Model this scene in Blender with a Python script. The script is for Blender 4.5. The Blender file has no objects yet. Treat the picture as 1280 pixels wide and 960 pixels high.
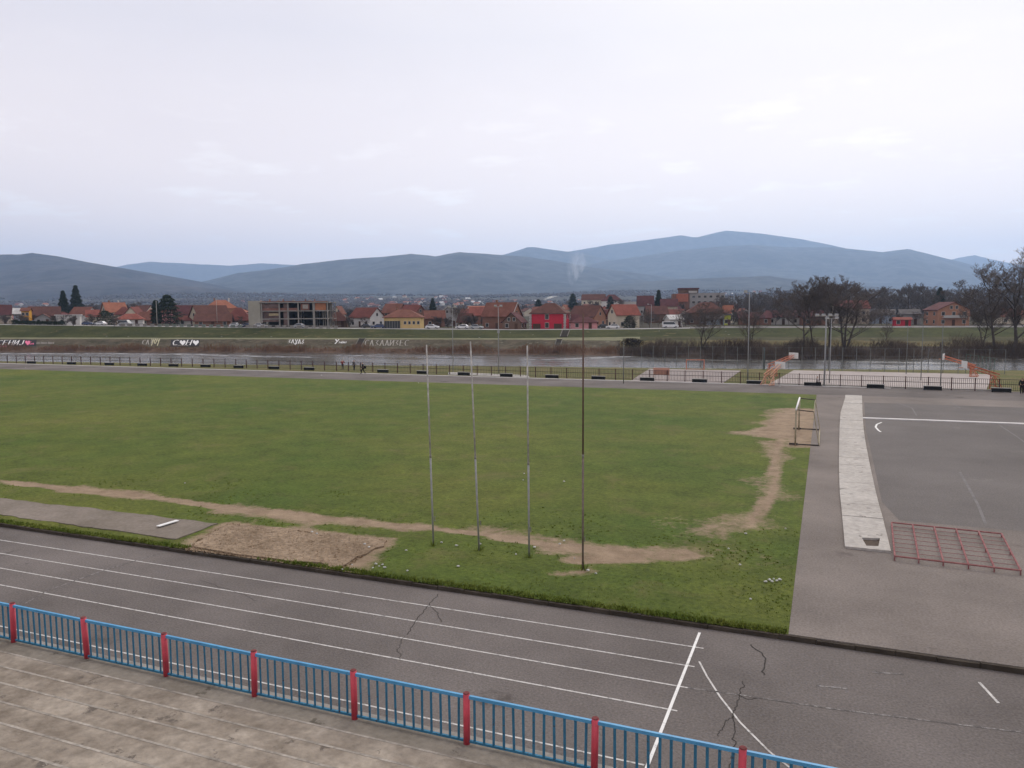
import bpy, bmesh, math, random
from mathutils import Vector, Matrix, noise as mnoise
rnd = random.Random(7)
S = bpy.context.scene
COL = S.collection
R = math.radians
# ------------------------------------------------------------------ camera model
F = 965.2; PITCH = .09519; ROLL = -.00767; YAW = .38618; H = 9.45
C0 = Vector((0, 0, H))
HF = Vector((-math.sin(YAW), math.cos(YAW), 0)); HR = Vector((math.cos(YAW), math.sin(YAW), 0))
FWD = Vector((-math.sin(YAW)*math.cos(PITCH), math.cos(YAW)*math.cos(PITCH), -math.sin(PITCH)))
_u = HR.cross(FWD)
CR = HR*math.cos(ROLL) + _u*math.sin(ROLL); CU = -HR*math.sin(ROLL) + _u*math.cos(ROLL)
def ray(px, py): return FWD*F + CR*(px-640) - CU*(py-480)
def at(px, py, v):                       # the point at plan distance v along the line of sight
    d = ray(px, py); return C0 + d*(v/d.dot(HF))
def gp(px, py, z=0.0):                   # survey a mark on the level z
    d = ray(px, py); return C0 + d*((z-H)/d.z)
def uv(u, v, z=0.0): return HR*u + HF*v + Vector((0, 0, z))
def lerp(a, b, t): return a+(b-a)*t
def interp(tab, x):
    if x <= tab[0][0]: return tab[0][1]
    for (a, fa), (b, fb) in zip(tab, tab[1:]):
        if x <= b: return lerp(fa, fb, (x-a)/(b-a))
    return tab[-1][1]
# ------------------------------------------------------------------ materials
MATS = {}
def mat(name, col, rough=.85, var=.25, scale=2.0, col2=None, bump=0.0, bscale=None, spec=.06, metal=0.0, detail=6, fine=0.0, fscale=60):
    if name in MATS: return MATS[name]
    m = bpy.data.materials.new(name); m.use_nodes = True; nt = m.node_tree; N = nt.nodes; L = nt.links
    b = N['Principled BSDF']; b.inputs['Roughness'].default_value = rough; b.inputs['Specular IOR Level'].default_value = spec
    b.inputs['Metallic'].default_value = metal
    tc = N.new('ShaderNodeTexCoord'); nz = N.new('ShaderNodeTexNoise'); nz.inputs['Scale'].default_value = scale
    nz.inputs['Detail'].default_value = detail; nz.inputs['Roughness'].default_value = .6
    L.new(tc.outputs['Object'], nz.inputs['Vector'])
    rp = N.new('ShaderNodeValToRGB'); e = rp.color_ramp.elements
    c2 = col2 if col2 else tuple(min(1, c*(1+var)) for c in col)
    c1 = col if col2 else tuple(c*(1-var) for c in col)
    e[0].position = .3; e[0].color = (*c1, 1); e[1].position = .7; e[1].color = (*c2, 1)
    L.new(nz.outputs['Fac'], rp.inputs['Fac']); out = rp.outputs['Color']
    if fine:
        n2 = N.new('ShaderNodeTexNoise'); n2.inputs['Scale'].default_value = fscale; n2.inputs['Detail'].default_value = 3
        L.new(tc.outputs['Object'], n2.inputs['Vector'])
        mr = N.new('ShaderNodeMapRange'); mr.inputs['From Min'].default_value = .25; mr.inputs['From Max'].default_value = .75
        mr.inputs['To Min'].default_value = 1-fine; mr.inputs['To Max'].default_value = 1+fine
        L.new(n2.outputs['Fac'], mr.inputs['Value'])
        mx = N.new('ShaderNodeMixRGB'); mx.blend_type = 'MULTIPLY'; mx.inputs[0].default_value = 1
        L.new(out, mx.inputs[1]); L.new(mr.outputs['Result'], mx.inputs[2]); out = mx.outputs[0]
    L.new(out, b.inputs['Base Color'])
    if bump:
        n3 = N.new('ShaderNodeTexNoise'); n3.inputs['Scale'].default_value = bscale or scale*6; n3.inputs['Detail'].default_value = 5
        L.new(tc.outputs['Object'], n3.inputs['Vector'])
        bp = N.new('ShaderNodeBump'); bp.inputs['Strength'].default_value = min(1, bump); bp.inputs['Distance'].default_value = .05
        L.new(n3.outputs['Fac'], bp.inputs['Height']); L.new(bp.outputs['Normal'], b.inputs['Normal'])
    m['out'] = 1
    MATS[name] = m
    return m
# ------------------------------------------------------------------ mesh builder
class MB:
    def __init__(s): s.v = []; s.f = []; s.mi = []
    def quad(s, *p, m=0):
        k = len(s.v); s.v += [tuple(q) for q in p]; s.f.append(tuple(range(k, k+len(p)))); s.mi.append(m); return s
    def box(s, c, size, rz=0.0, m=0, tilt=None):
        c = Vector(c); hx, hy, hz = (q/2 for q in size)
        M = Matrix.Rotation(rz, 3, 'Z')
        if tilt: M = M @ tilt
        k = len(s.v)
        for sz in (-1, 1):
            for sx, sy in ((-1, -1), (1, -1), (1, 1), (-1, 1)):
                s.v.append(tuple(c + M @ Vector((sx*hx, sy*hy, sz*hz))))
        for f in ((3, 2, 1, 0), (4, 5, 6, 7), (0, 1, 5, 4), (1, 2, 6, 5), (2, 3, 7, 6), (3, 0, 4, 7)):
            s.f.append(tuple(k+i for i in f)); s.mi.append(m)
        return s
    def bar(s, p0, p1, r0, r1=None, n=6, m=0, cap=True):
        p0 = Vector(p0); p1 = Vector(p1); r1 = r0 if r1 is None else r1
        d = (p1-p0)
        if d.length < 1e-6: return s
        d.normalize(); a = d.orthogonal().normalized(); b = d.cross(a); k = len(s.v)
        for p, r in ((p0, r0), (p1, r1)):
            for i in range(n):
                t = 2*math.pi*i/n + math.pi/n
                s.v.append(tuple(p + a*(r*math.cos(t)) + b*(r*math.sin(t))))
        for i in range(n):
            j = (i+1) % n; s.f.append((k+i, k+j, k+n+j, k+n+i)); s.mi.append(m)
        if cap:
            s.f.append(tuple(k+i for i in reversed(range(n)))); s.mi.append(m)
            s.f.append(tuple(k+n+i for i in range(n))); s.mi.append(m)
        return s
    def prism(s, poly, z0, z1, m=0):           # plan polygon extruded
        k = len(s.v); n = len(poly)
        a = sum(poly[i][0]*poly[(i+1) % n][1]-poly[(i+1) % n][0]*poly[i][1] for i in range(n))
        if a < 0: poly = poly[::-1]
        s.v += [(p[0], p[1], z0) for p in poly] + [(p[0], p[1], z1) for p in poly]
        s.f.append(tuple(k+i for i in reversed(range(n)))); s.f.append(tuple(k+n+i for i in range(n))); s.mi += [m, m]
        for i in range(n):
            j = (i+1) % n; s.f.append((k+i, k+j, k+n+j, k+n+i)); s.mi.append(m)
        return s
    def build(s, name, mats, parent=None, smooth=False):
        me = bpy.data.meshes.new(name); me.from_pydata(s.v, [], s.f); me.update()
        for q in (mats if isinstance(mats, (list, tuple)) else [mats]): me.materials.append(q)
        if any(s.mi): me.polygons.foreach_set('material_index', s.mi)
        if smooth: me.polygons.foreach_set('use_smooth', [True]*len(me.polygons))
        o = bpy.data.objects.new(name, me); COL.objects.link(o)
        if parent: o.parent = parent
        return o
def empty(name, loc, rz=0.0):
    o = bpy.data.objects.new(name, None); o.empty_display_size = .3; COL.objects.link(o); o.location = loc; o.rotation_euler.z = rz; return o
def tag(o, label=None, cat=None, group=None, kind=None):
    if label: o['label'] = label
    if cat: o['category'] = cat
    if group: o['group'] = group
    if kind: o['kind'] = kind
    return o
def kids(o): return [c for c in bpy.data.objects if c.parent == o]
KIDS = {}
def copy_tree(o, parent=None):
    c = o.copy(); COL.objects.link(c); c.parent = parent
    if o.name not in KIDS: KIDS[o.name] = kids(o)
    for ch in KIDS[o.name]: copy_tree(ch, c)
    return c
ORD = 'first second third fourth fifth sixth seventh eighth ninth tenth eleventh twelfth thirteenth fourteenth fifteenth sixteenth seventeenth eighteenth nineteenth twentieth'.split()

# ================================================================== world, sun, camera
cam = bpy.data.objects.new('camera', bpy.data.cameras.new('camera')); COL.objects.link(cam); S.camera = cam
cam.data.sensor_width = 36; cam.data.sensor_fit = 'HORIZONTAL'; cam.data.lens = 36*F/1280
cam.data.clip_start = .1; cam.data.clip_end = 60000
M3 = Matrix((CR, CU, -FWD)).transposed()
cam.matrix_world = Matrix.Translation(C0) @ M3.to_4x4()
S.view_settings.view_transform = 'Standard'; S.view_settings.look = 'None'; S.view_settings.gamma = 1; S.view_settings.exposure = .50
SUN_AZ_RIGHT = R(28); SUN_EL = R(42)
sh = HF*math.cos(SUN_AZ_RIGHT) + HR*math.sin(SUN_AZ_RIGHT)
SUN = Vector((sh.x*math.cos(SUN_EL), sh.y*math.cos(SUN_EL), math.sin(SUN_EL)))
sl = bpy.data.lights.new('sun', 'SUN'); sl.energy = 1.5; sl.angle = R(40); sl.color = (1, .96, .9)
so = bpy.data.objects.new('sun', sl); COL.objects.link(so); so.rotation_euler = SUN.to_track_quat('Z', 'Y').to_euler(); so.location = SUN*300
W = bpy.data.worlds.new('World'); S.world = W; W.use_nodes = True; nt = W.node_tree; N = nt.nodes; L = nt.links
bg = N['Background']; bg.inputs['Strength'].default_value = .086
sky = N.new('ShaderNodeTexSky'); sky.sky_type = 'NISHITA'; sky.sun_disc = False; sky.sun_elevation = SUN_EL
sky.sun_rotation = math.atan2(SUN.x, SUN.y); sky.air_density = 1.2; sky.dust_density = 2
tc = N.new('ShaderNodeTexCoord')
def math_node(op, a=None, b=None, clamp=False):
    n = N.new('ShaderNodeMath'); n.operation = op; n.use_clamp = clamp
    for i, q in enumerate((a, b)):
        if q is None: continue
        if isinstance(q, (int, float)): n.inputs[i].default_value = q
        else: L.new(q, n.inputs[i])
    return n.outputs[0]
dot = N.new('ShaderNodeVectorMath'); dot.operation = 'DOT_PRODUCT'; L.new(tc.outputs['Generated'], dot.inputs[0]); dot.inputs[1].default_value = SUN
glow = math_node('POWER', math_node('MAXIMUM', dot.outputs['Value'], 0.0), 5.0)
# cloud deck seen in perspective: direction divided by its height
sep = N.new('ShaderNodeSeparateXYZ'); L.new(tc.outputs['Generated'], sep.inputs[0])
zz = math_node('MAXIMUM', sep.outputs['Z'], .03)
zz2 = math_node('ADD', zz, .10)
cmb = N.new('ShaderNodeCombineXYZ')
L.new(math_node('DIVIDE', sep.outputs['X'], zz2), cmb.inputs[0]); L.new(math_node('DIVIDE', sep.outputs['Y'], zz2), cmb.inputs[1])
n1 = N.new('ShaderNodeTexNoise'); n1.inputs['Scale'].default_value = .9; n1.inputs['Detail'].default_value = 7; n1.inputs['Roughness'].default_value = .55; n1.inputs['Distortion'].default_value = .4
L.new(cmb.outputs[0], n1.inputs['Vector'])
n2 = N.new('ShaderNodeTexNoise'); n2.inputs['Scale'].default_value = 2.3; n2.inputs['Detail'].default_value = 8; n2.inputs['Roughness'].default_value = .6
L.new(cmb.outputs[0], n2.inputs['Vector'])
rp = N.new('ShaderNodeValToRGB'); e = rp.color_ramp.elements
e[0].position = .25; e[0].color = (7.25, 6.65, 6.95, 1); e[1].position = .8; e[1].color = (8.15, 7.5, 7.6, 1)
L.new(n1.outputs['Fac'], rp.inputs['Fac'])
# a few low puffs near the skyline
puff = N.new('ShaderNodeValToRGB'); pe = puff.color_ramp.elements; pe[0].position = .55; pe[0].color = (0, 0, 0, 1); pe[1].position = .68; pe[1].color = (1, 1, 1, 1)
L.new(n2.outputs['Fac'], puff.inputs['Fac'])
mrz = N.new('ShaderNodeMapRange'); mrz.inputs['From Min'].default_value = .30; mrz.inputs['From Max'].default_value = .10
L.new(sep.outputs['Z'], mrz.inputs['Value'])
pf = math_node('MULTIPLY', math_node('MULTIPLY', puff.outputs['Color'], mrz.outputs['Result']), .8)
mlow = N.new('ShaderNodeMapRange'); mlow.inputs['From Min'].default_value = .32; mlow.inputs['From Max'].default_value = .02; mlow.inputs['To Min'].default_value = 0; mlow.inputs['To Max'].default_value = .8; L.new(sep.outputs['Z'], mlow.inputs['Value'])
lowm = N.new('ShaderNodeMixRGB'); L.new(mlow.outputs['Result'], lowm.inputs[0]); L.new(rp.outputs['Color'], lowm.inputs[1]); lowm.inputs[2].default_value = (14.8, 12.0, 10.2, 1)
mixp = N.new('ShaderNodeMixRGB'); L.new(pf, mixp.inputs[0]); L.new(lowm.outputs[0], mixp.inputs[1]); mixp.inputs[2].default_value = (12.5, 11.6, 11.0, 1)
gl = N.new('ShaderNodeMixRGB'); gl.blend_type = 'ADD'; L.new(glow, gl.inputs[0]); L.new(mixp.outputs[0], gl.inputs[1]); gl.inputs[2].default_value = (2.6, 2.4, 1.5, 1)
mixw = N.new('ShaderNodeMixRGB'); mixw.inputs[0].default_value = .92; L.new(sky.outputs[0], mixw.inputs[1]); L.new(gl.outputs[0], mixw.inputs[2])
L.new(mixw.outputs[0], bg.inputs['Color'])

# ================================================================== far bank survey
ST = [(-400, [(441, 262), (436, 268), (425, 282), (423, 288), (408, 308)]),
      (0,    [(440, 235), (434, 240), (423.5, 252), (421.8, 257), (406.0, 276)]),
      (320,  [(441, 219), (435, 224), (424, 236), (422.3, 240), (410, 258)]),
      (640,  [(443, 201), (436, 206), (424.5, 218), (422.8, 222), (412.6, 240)]),
      (800,  [(445, 190), (434, 197), (426, 210), (421, 222), (411.5, 238)]),
      (900,  [(449, 175), (433, 183), (425, 205), (421, 222), (410, 238)]),
      (1280, [(448, 170), (433, 180), (427, 200), (421, 225), (409, 242)]),
      (1700, [(446, 166), (431, 176), (425, 200), (419, 225), (406.5, 243)])]
WZ = -2.0
def prof(px):
    for (a, A), (b, B) in zip(ST, ST[1:]):
        if px <= b: t = (px-a)/(b-a); break
    return [(lerp(p[0], q[0], t), lerp(p[1], q[1], t)) for p, q in zip(A, B)]
def bank(px, row):
    y, v = prof(px)[row]; p = at(px, y, v)
    if row == 0: p.z = WZ
    return p
def bank_on(px, py):                       # a point of the bank face seen at that height
    pr = prof(px)
    for r in range(4):
        (y0, v0), (y1, v1) = pr[r], pr[r+1]
        if y1 <= py <= y0:
            t = (py-y0)/(y1-y0); return bank(px, r).lerp(bank(px, r+1), t)
    return bank(px, 0)
ROADW = 8.0
def px_of(u, v): return 640 + F*u/v
def top_z(px): return bank(max(-400, min(1700, px)), 4).z
def road_back(px): return prof(max(-400, min(1700, px)))[4][1] + ROADW
def plain_z(u, v):
    px = px_of(u, max(v, 200)); t = min(1, max(0, (v-road_back(px))/220)); t = t*t*(3-2*t)
    z = lerp(top_z(px)-.1, 4.4, t)
    if v > 600: z += 70*min(1, (v-600)/2400)**2
    return z
def at_plain(px, v):
    p = at(px, 390, v); u = p.dot(HR); p.z = plain_z(u, v); return p
PXS = [-400+12.5*i for i in range(169)]
def jit(p, a, s=.15):
    n = mnoise.noise(Vector(p)*s); return Vector(p)+Vector((0, 0, n*a))
def strip(name, r0, r1, m, pxs, sub=3, a=.0, lift=0, extra=0.0):
    mb = MB(); rows = []
    for px in pxs:
        A = bank(px, r0) if r0 < 5 else None; B = bank(px, r1)
        rows.append([jit(A.lerp(B, k/sub), a if 0 < k < sub else 0)+Vector((0, 0, lift)) for k in range(sub+1)])
    n = sub+1
    mb.v = [tuple(p) for r in rows for p in r]
    for i in range(len(rows)-1):
        for k in range(sub): mb.f.append((i*n+k, (i+1)*n+k, (i+1)*n+k+1, i*n+k+1)); mb.mi.append(0)
    return tag(mb.build(name, m, smooth=True), kind='structure')
m_scrubsoil = mat('scrub_soil', (.055, .042, .034), .95, .4, .35, bump=.6)
m_reedsoil = mat('reed_soil', (.10, .068, .05), .95, .45, .3, bump=.6)
m_revet = mat('revetment_concrete', (.045, .042, .026), .95, .4, .22, col2=(.105, .085, .06), fine=.3, fscale=.9)
m_levee = mat('levee_grass', (.028, .034, .012), .95, .35, .12, col2=(.060, .064, .022), bump=.5, fine=.25, fscale=1.2)
m_levee2 = mat('levee_grass_dull', (.034, .036, .016), .95, .35, .1, col2=(.075, .066, .030), bump=.5, fine=.25, fscale=1.0)
m_meadow = mat('meadow_dry', (.13, .10, .045), .95, .35, .08, col2=(.065, .066, .028), bump=.5, fine=.2, fscale=1)
m_path = mat('path_gravel', (.17, .165, .10), .95, .2, .4)
m_road = mat('road_asphalt', (.30, .29, .28), .9, .12, .3)
m_water = None
LEFT = [p for p in PXS if p <= 775]; RIGHT = [p for p in PXS if p >= 775]
mb = MB()
rows = []
for px in PXS:
    w = bank(px, 0); rows.append((w-HF*5+Vector((0, 0, -1.6)), w))
mb.v = [tuple(p) for r in rows for p in r]
for i in range(len(rows)-1): mb.f.append((2*i, 2*i+2, 2*i+3, 2*i+1)); mb.mi.append(0)
tag(mb.build('riverbed', m_scrubsoil), kind='structure')
strip('reedy_bank', 0, 1, m_reedsoil, LEFT, 3, .3)
strip('scrub_bank', 0, 1, m_scrubsoil, RIGHT, 4, .5)
revet = strip('stone_revetment', 1, 2, m_revet, LEFT, 3, .05)
strip('dry_meadow', 1, 2, m_meadow, RIGHT, 3, .2)
strip('riverside_path', 2, 3, m_path, [p for p in PXS if p <= 800], 1)
strip('dull_meadow', 2, 3, m_levee2, [p for p in PXS if p >= 800], 3, .25)
strip('levee_slope', 3, 4, m_levee, PXS, 4, .25)
mb = MB(); k = 0
for px in PXS:
    T = bank(px, 4); B = T+HF*ROADW; B.z += .0
    T2 = T.lerp(B, .12); S2 = T.lerp(B, .9)
    mb.v += [tuple(T), tuple(T2+Vector((0, 0, .12))), tuple(S2+Vector((0, 0, .12))), tuple(B)]
for i in range(len(PXS)-1):
    for q in range(3): mb.f.append((4*i+q, 4*i+4+q, 4*i+5+q, 4*i+1+q)); mb.mi.append(0)
tag(mb.build('levee_road', m_road), kind='structure')
# plain beyond the road, rising slowly to the foothills
m_plain = mat('plain_ground', (.050, .040, .036), .95, .4, .012, col2=(.065, .062, .036), detail=9, fine=.4, fscale=.06)
VS = [0, 30, 70, 120, 200, 350, 550, 800, 1100, 1500, 1900, 2400, 3000, 4000, 6000, 9000, 12500]
mb = MB(); cols = PXS[::4]
for px in cols:
    vb = road_back(px)
    for dv in VS:
        v = vb+dv; p = at(px, 390, v); p.z = plain_z(p.dot(HR), v) - (0.0 if dv == 0 else .02) + (mnoise.noise(p*.002)*12*min(1, max(0, (v-1200)/1500)) if v > 1200 else 0); mb.v.append(tuple(p))
n = len(VS)
for i in range(len(cols)-1):
    for q in range(n-1): mb.f.append((i*n+q, (i+1)*n+q, (i+1)*n+q+1, i*n+q+1)); mb.mi.append(0)
tag(mb.build('valley_plain', m_plain, smooth=True), kind='structure')
mb = MB(); g = 13000
mb.quad(uv(-g, -3000, -4.5), uv(g, -3000, -4.5), uv(g, 13000, -4.5), uv(-g, 13000, -4.5))
tag(mb.build('terrain', mat('terrain_soil', (.08, .075, .045), .95, .3, .01)), kind='structure')

# ------------------------------------------------------------------ hills
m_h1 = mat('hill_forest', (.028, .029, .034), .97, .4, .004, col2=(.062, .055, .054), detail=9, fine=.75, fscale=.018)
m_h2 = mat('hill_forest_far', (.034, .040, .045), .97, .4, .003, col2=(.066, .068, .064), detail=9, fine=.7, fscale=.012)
def hill(label, R_, foot, pts, m, amp, seed):
    mb = MB(); x0, x1 = pts[0][0], pts[-1][0]; step = 5; nx = int((x1-x0)/step)+1; NR = 22
    for i in range(nx):
        px = x0+step*i; y = interp(pts, px); top = at(px, y, R_); back = .35
        for k in range(NR+5):
            if k <= NR:
                t = k/NR; v = lerp(foot, R_, t); p = at(px, 390, v); zb = plain_z(p.dot(HR), v)-20
                nn = mnoise.fractal(Vector((p.x, p.y, seed*997))*.0011, .9, 2.1, 6)
                s = t**1.25
                z = lerp(zb, top.z, s) + nn*amp*math.sin(math.pi*min(1, t))**.8*(.4+.6*t)
                if t == 1: z = top.z + mnoise.fractal(Vector((px*.05, seed*3.3, 0)), 1, 2, 4)*amp*.05
                lim = H + (top.z-H)*v/R_ - (R_-v)*.004      # never stands above the ridge line
                z = min(z, lim)
            else:
                t = (k-NR)/5; v = R_*(1+.3*t); p = at(px, 390, v); z = lerp(top.z, 0, t**.8)
            mb.v.append((p.x, p.y, max(z, 0)))
    n = NR+5
    for i in range(nx-1):
        for k in range(n-1): mb.f.append((i*n+k, (i+1)*n+k, (i+1)*n+k+1, i*n+k+1)); mb.mi.append(0)
    return tag(mb.build('hills', m, smooth=True), kind='structure')
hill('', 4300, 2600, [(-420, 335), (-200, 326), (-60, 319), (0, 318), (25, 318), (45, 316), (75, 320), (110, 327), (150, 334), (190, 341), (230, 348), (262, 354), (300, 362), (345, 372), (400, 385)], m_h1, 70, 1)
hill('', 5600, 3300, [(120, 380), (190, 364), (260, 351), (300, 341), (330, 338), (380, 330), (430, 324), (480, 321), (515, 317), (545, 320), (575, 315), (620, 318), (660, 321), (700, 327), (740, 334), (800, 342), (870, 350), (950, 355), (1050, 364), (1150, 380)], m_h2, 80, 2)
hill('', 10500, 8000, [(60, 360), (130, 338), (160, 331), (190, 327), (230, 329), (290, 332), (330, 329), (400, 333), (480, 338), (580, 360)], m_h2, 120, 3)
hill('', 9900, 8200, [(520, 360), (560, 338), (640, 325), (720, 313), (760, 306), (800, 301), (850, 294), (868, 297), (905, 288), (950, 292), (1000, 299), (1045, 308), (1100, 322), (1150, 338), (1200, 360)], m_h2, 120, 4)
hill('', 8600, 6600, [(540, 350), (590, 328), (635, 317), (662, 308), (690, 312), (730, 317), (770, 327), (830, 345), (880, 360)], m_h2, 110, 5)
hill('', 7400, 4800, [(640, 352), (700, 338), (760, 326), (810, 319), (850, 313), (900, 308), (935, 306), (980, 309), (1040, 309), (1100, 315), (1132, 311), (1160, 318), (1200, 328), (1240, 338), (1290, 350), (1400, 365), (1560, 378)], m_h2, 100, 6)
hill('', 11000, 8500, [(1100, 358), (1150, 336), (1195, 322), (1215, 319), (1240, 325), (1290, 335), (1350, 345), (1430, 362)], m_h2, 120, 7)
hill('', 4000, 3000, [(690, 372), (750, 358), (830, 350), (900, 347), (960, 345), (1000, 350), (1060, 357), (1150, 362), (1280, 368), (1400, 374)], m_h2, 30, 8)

# ------------------------------------------------------------------ river and near ground
m = bpy.data.materials.new('river_water'); m.use_nodes = True; nt2 = m.node_tree; b = nt2.nodes['Principled BSDF']
b.inputs['Base Color'].default_value = (.055, .052, .045, 1); b.inputs['Roughness'].default_value = .16; b.inputs['IOR'].default_value = 1.33; b.inputs['Specular IOR Level'].default_value = .4
tcx = nt2.nodes.new('ShaderNodeTexCoord'); mp = nt2.nodes.new('ShaderNodeMapping'); mp.inputs['Rotation'].default_value[2] = -YAW; mp.inputs['Scale'].default_value = (.35, 1.0, 1)
nz = nt2.nodes.new('ShaderNodeTexNoise'); nz.inputs['Scale'].default_value = .9; nz.inputs['Detail'].default_value = 5
mp2 = nt2.nodes.new('ShaderNodeMapping'); mp2.inputs['Rotation'].default_value[2] = -YAW; mp2.inputs['Scale'].default_value = (.025, .16, 1)
nb = nt2.nodes.new('ShaderNodeTexNoise'); nb.inputs['Scale'].default_value = 1.0; nb.inputs['Detail'].default_value = 6
bp = nt2.nodes.new('ShaderNodeBump'); bp.inputs['Distance'].default_value = .42
rr = nt2.nodes.new('ShaderNodeValToRGB'); rr.color_ramp.elements[0].position = .42; rr.color_ramp.elements[0].color = (.12, .12, .12, 1); rr.color_ramp.elements[1].position = .66; rr.color_ramp.elements[1].color = (1, 1, 1, 1)
for a_, b_ in ((tcx.outputs['Object'], mp.inputs[0]), (mp.outputs[0], nz.inputs['Vector']), (tcx.outputs['Object'], mp2.inputs[0]), (mp2.outputs[0], nb.inputs['Vector']), (nb.outputs['Fac'], rr.inputs[0]), (rr.outputs[0], bp.inputs['Strength']), (nz.outputs['Fac'], bp.inputs['Height']), (bp.outputs[0], b.inputs['Normal'])): nt2.links.new(a_, b_)
m_water = m
NB = [(-400, 176), (0, 160), (320, 143), (640, 134), (860, 126), (1280, 117), (1700, 112)]
def near_bank(px): return interp(NB, px)
mb = MB()
for px in PXS[::3]:
    a_ = at(px, 390, near_bank(px)+2); c_ = bank(px, 0)+HF*1.0
    mb.v += [(a_.x, a_.y, WZ), (c_.x, c_.y, WZ)]
for i in range(len(PXS[::3])-1): mb.f.append((2*i, 2*i+2, 2*i+3, 2*i+1)); mb.mi.append(0)
tag(mb.build('river', m_water), kind='structure')
# broken white water over the low weir
m_foam = mat('white_water', (.34, .34, .345), .6, .3, 1.5, col2=(.52, .52, .53))
def foam(pts, wid, name='white_water'):
    mb = MB()
    for (x0, y0, w0), (x1, y1, w1) in zip(pts, pts[1:]):
        n = int((x1-x0)*1.1)
        for k in range(n):
            t = rnd.random(); w = lerp(w0, w1, t); p = gp(lerp(x0, x1, t), lerp(y0, y1, t), WZ+.06)+HF*rnd.gauss(0, w*.6); l = rnd.uniform(.5, 2.6); d = rnd.uniform(.08, .35); sk = HF*rnd.uniform(-.35, .35)
            mb.quad(p-HR*l-sk, p-HF*d, p+HR*l+sk, p+HF*d)
    return tag(mb.build(name, m_foam), kind='structure')
foam([(-60, 441.8, 2), (60, 442, 2), (150, 442.2, 2.6), (240, 443, 3.2), (300, 444.5, 3.2), (350, 446, 2.2), (395, 446.6, .8)], 0)
foam([(425, 444.2, .4), (450, 444.6, .9), (465, 445, .3)], 0)
foam([(660, 449.5, .4), (690, 449.5, 1.4), (730, 448, 1.9), (765, 446.3, 1.6), (790, 445.6, .5)], 0)
foam([(525, 447, .3), (560, 447, .8), (600, 446.5, .5)], 0)
# near ground sheet down to the river
m_ground = mat('rough_grass', (.09, .10, .035), .95, .35, .25, col2=(.15, .125, .06), bump=.5, fine=.3, fscale=4)
mb = MB(); us = [-260+10*i for i in range(53)]
def nb_u(u):
    v = 140
    for _ in range(6): v = near_bank(px_of(u, v))
    return v
for u in us:
    vb = nb_u(u)
    for v, z in ((-60, -.03), (60, -.03), (vb-3, -.03), (vb, -.25), (vb+5, -2.4), (vb+8, -4)): mb.v.append(tuple(uv(u, v, z)))
for i in range(len(us)-1):
    for q in range(5): mb.f.append((i*6+q, (i+1)*6+q, (i+1)*6+q+1, i*6+q+1)); mb.mi.append(0)
tag(mb.build('ground', m_ground), kind='structure')

# ================================================================== sports ground
KY = 22.62; FY = 89.2; FO = 100.4; GX = -.75; ZF = .15
m_asph = mat('track_asphalt', (.140, .124, .115), .92, .28, .16, bump=.3, bscale=25, fine=.26, fscale=16, detail=10)
m_pad = mat('pad_asphalt', (.184, .160, .143), .92, .24, .17, bump=.3, bscale=20, fine=.24, fscale=14, detail=10)
m_pad2 = mat('court_asphalt', (.142, .129, .121), .92, .16, .12, bump=.3, bscale=20, fine=.22, fscale=14, detail=10)
def sheet(name, poly, z, m, th=None, kind='structure', parent=None):
    mb = MB()
    if th: mb.prism([(p[0], p[1]) for p in poly], z-th, z)
    else: mb.quad(*[(p[0], p[1], z) for p in poly])
    o = mb.build(name, m, parent)
    if kind and not parent: tag(o, kind=kind)
    return o
track = sheet('running_track', [(-190, 13.2), (60, 13.2), (60, KY), (-190, KY)], 0, m_asph)
ftrack = sheet('running_track', [(-230, FY), (60, FY), (60, FO), (-230, FO)], 0, m_asph)
# worn painted lines
def paint(name, col, wear):
    m = mat(name, col, .8, .05, 3)
    nt = m.node_tree; b = nt.nodes['Principled BSDF']; src = b.inputs['Base Color'].links[0].from_socket
    tc = nt.nodes.new('ShaderNodeTexCoord'); nz = nt.nodes.new('ShaderNodeTexNoise'); nz.inputs['Scale'].default_value = 5; nz.inputs['Detail'].default_value = 8; nz.inputs['Roughness'].default_value = .75
    rp = nt.nodes.new('ShaderNodeValToRGB'); rp.color_ramp.elements[0].position = wear-.1; rp.color_ramp.elements[1].position = wear+.12
    mx = nt.nodes.new('ShaderNodeMixRGB'); nt.links.new(tc.outputs['Object'], nz.inputs[0]); nt.links.new(nz.outputs[0], rp.inputs[0]); nt.links.new(rp.outputs[0], mx.inputs[0])
    mx.inputs[1].default_value = (.10, .09, .085, 1); nt.links.new(src, mx.inputs[2]); nt.links.new(mx.outputs[0], b.inputs['Base Color'])
    return m
m_line = paint('lane_paint', (.55, .53, .50), .40)
m_faint = paint('faded_paint', (.36, .34, .32), .56)
m_fin = paint('finish_paint', (.72, .71, .68), .33)
Y0 = 21.2417; FX = -3.18
for k, end in ((0, -2.92), (1, -2.98), (2, -2.96), (3, -3.0), (5, -3.25)):
    y = Y0-1.22*k
    mb = MB(); x = -190
    while x < end:
        x2 = min(end, x+6); mb.quad((x, y-.028, .005), (x2, y-.028, .005), (x2, y+.028, .005), (x, y+.028, .005)); x = x2
    mb.build('lane_line', m_line, track)
def stroke(mb, pts, w, z):
    pts = [Vector((p[0], p[1], z)) for p in pts]
    for a_, b_ in zip(pts, pts[1:]):
        d = (b_-a_); 
        if d.length < 1e-5: continue
        n = Vector((-d.y, d.x, 0)).normalized()*w/2; mb.quad(a_-n, b_-n, b_+n, a_+n)
def gl_(pts, z=0): return [gp(x, y, z) for x, y in pts]
mb = MB(); stroke(mb, [(FX, KY-.35), (FX, 14.9)], .075, .010); mb.build('finish_line', m_fin, track)
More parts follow.
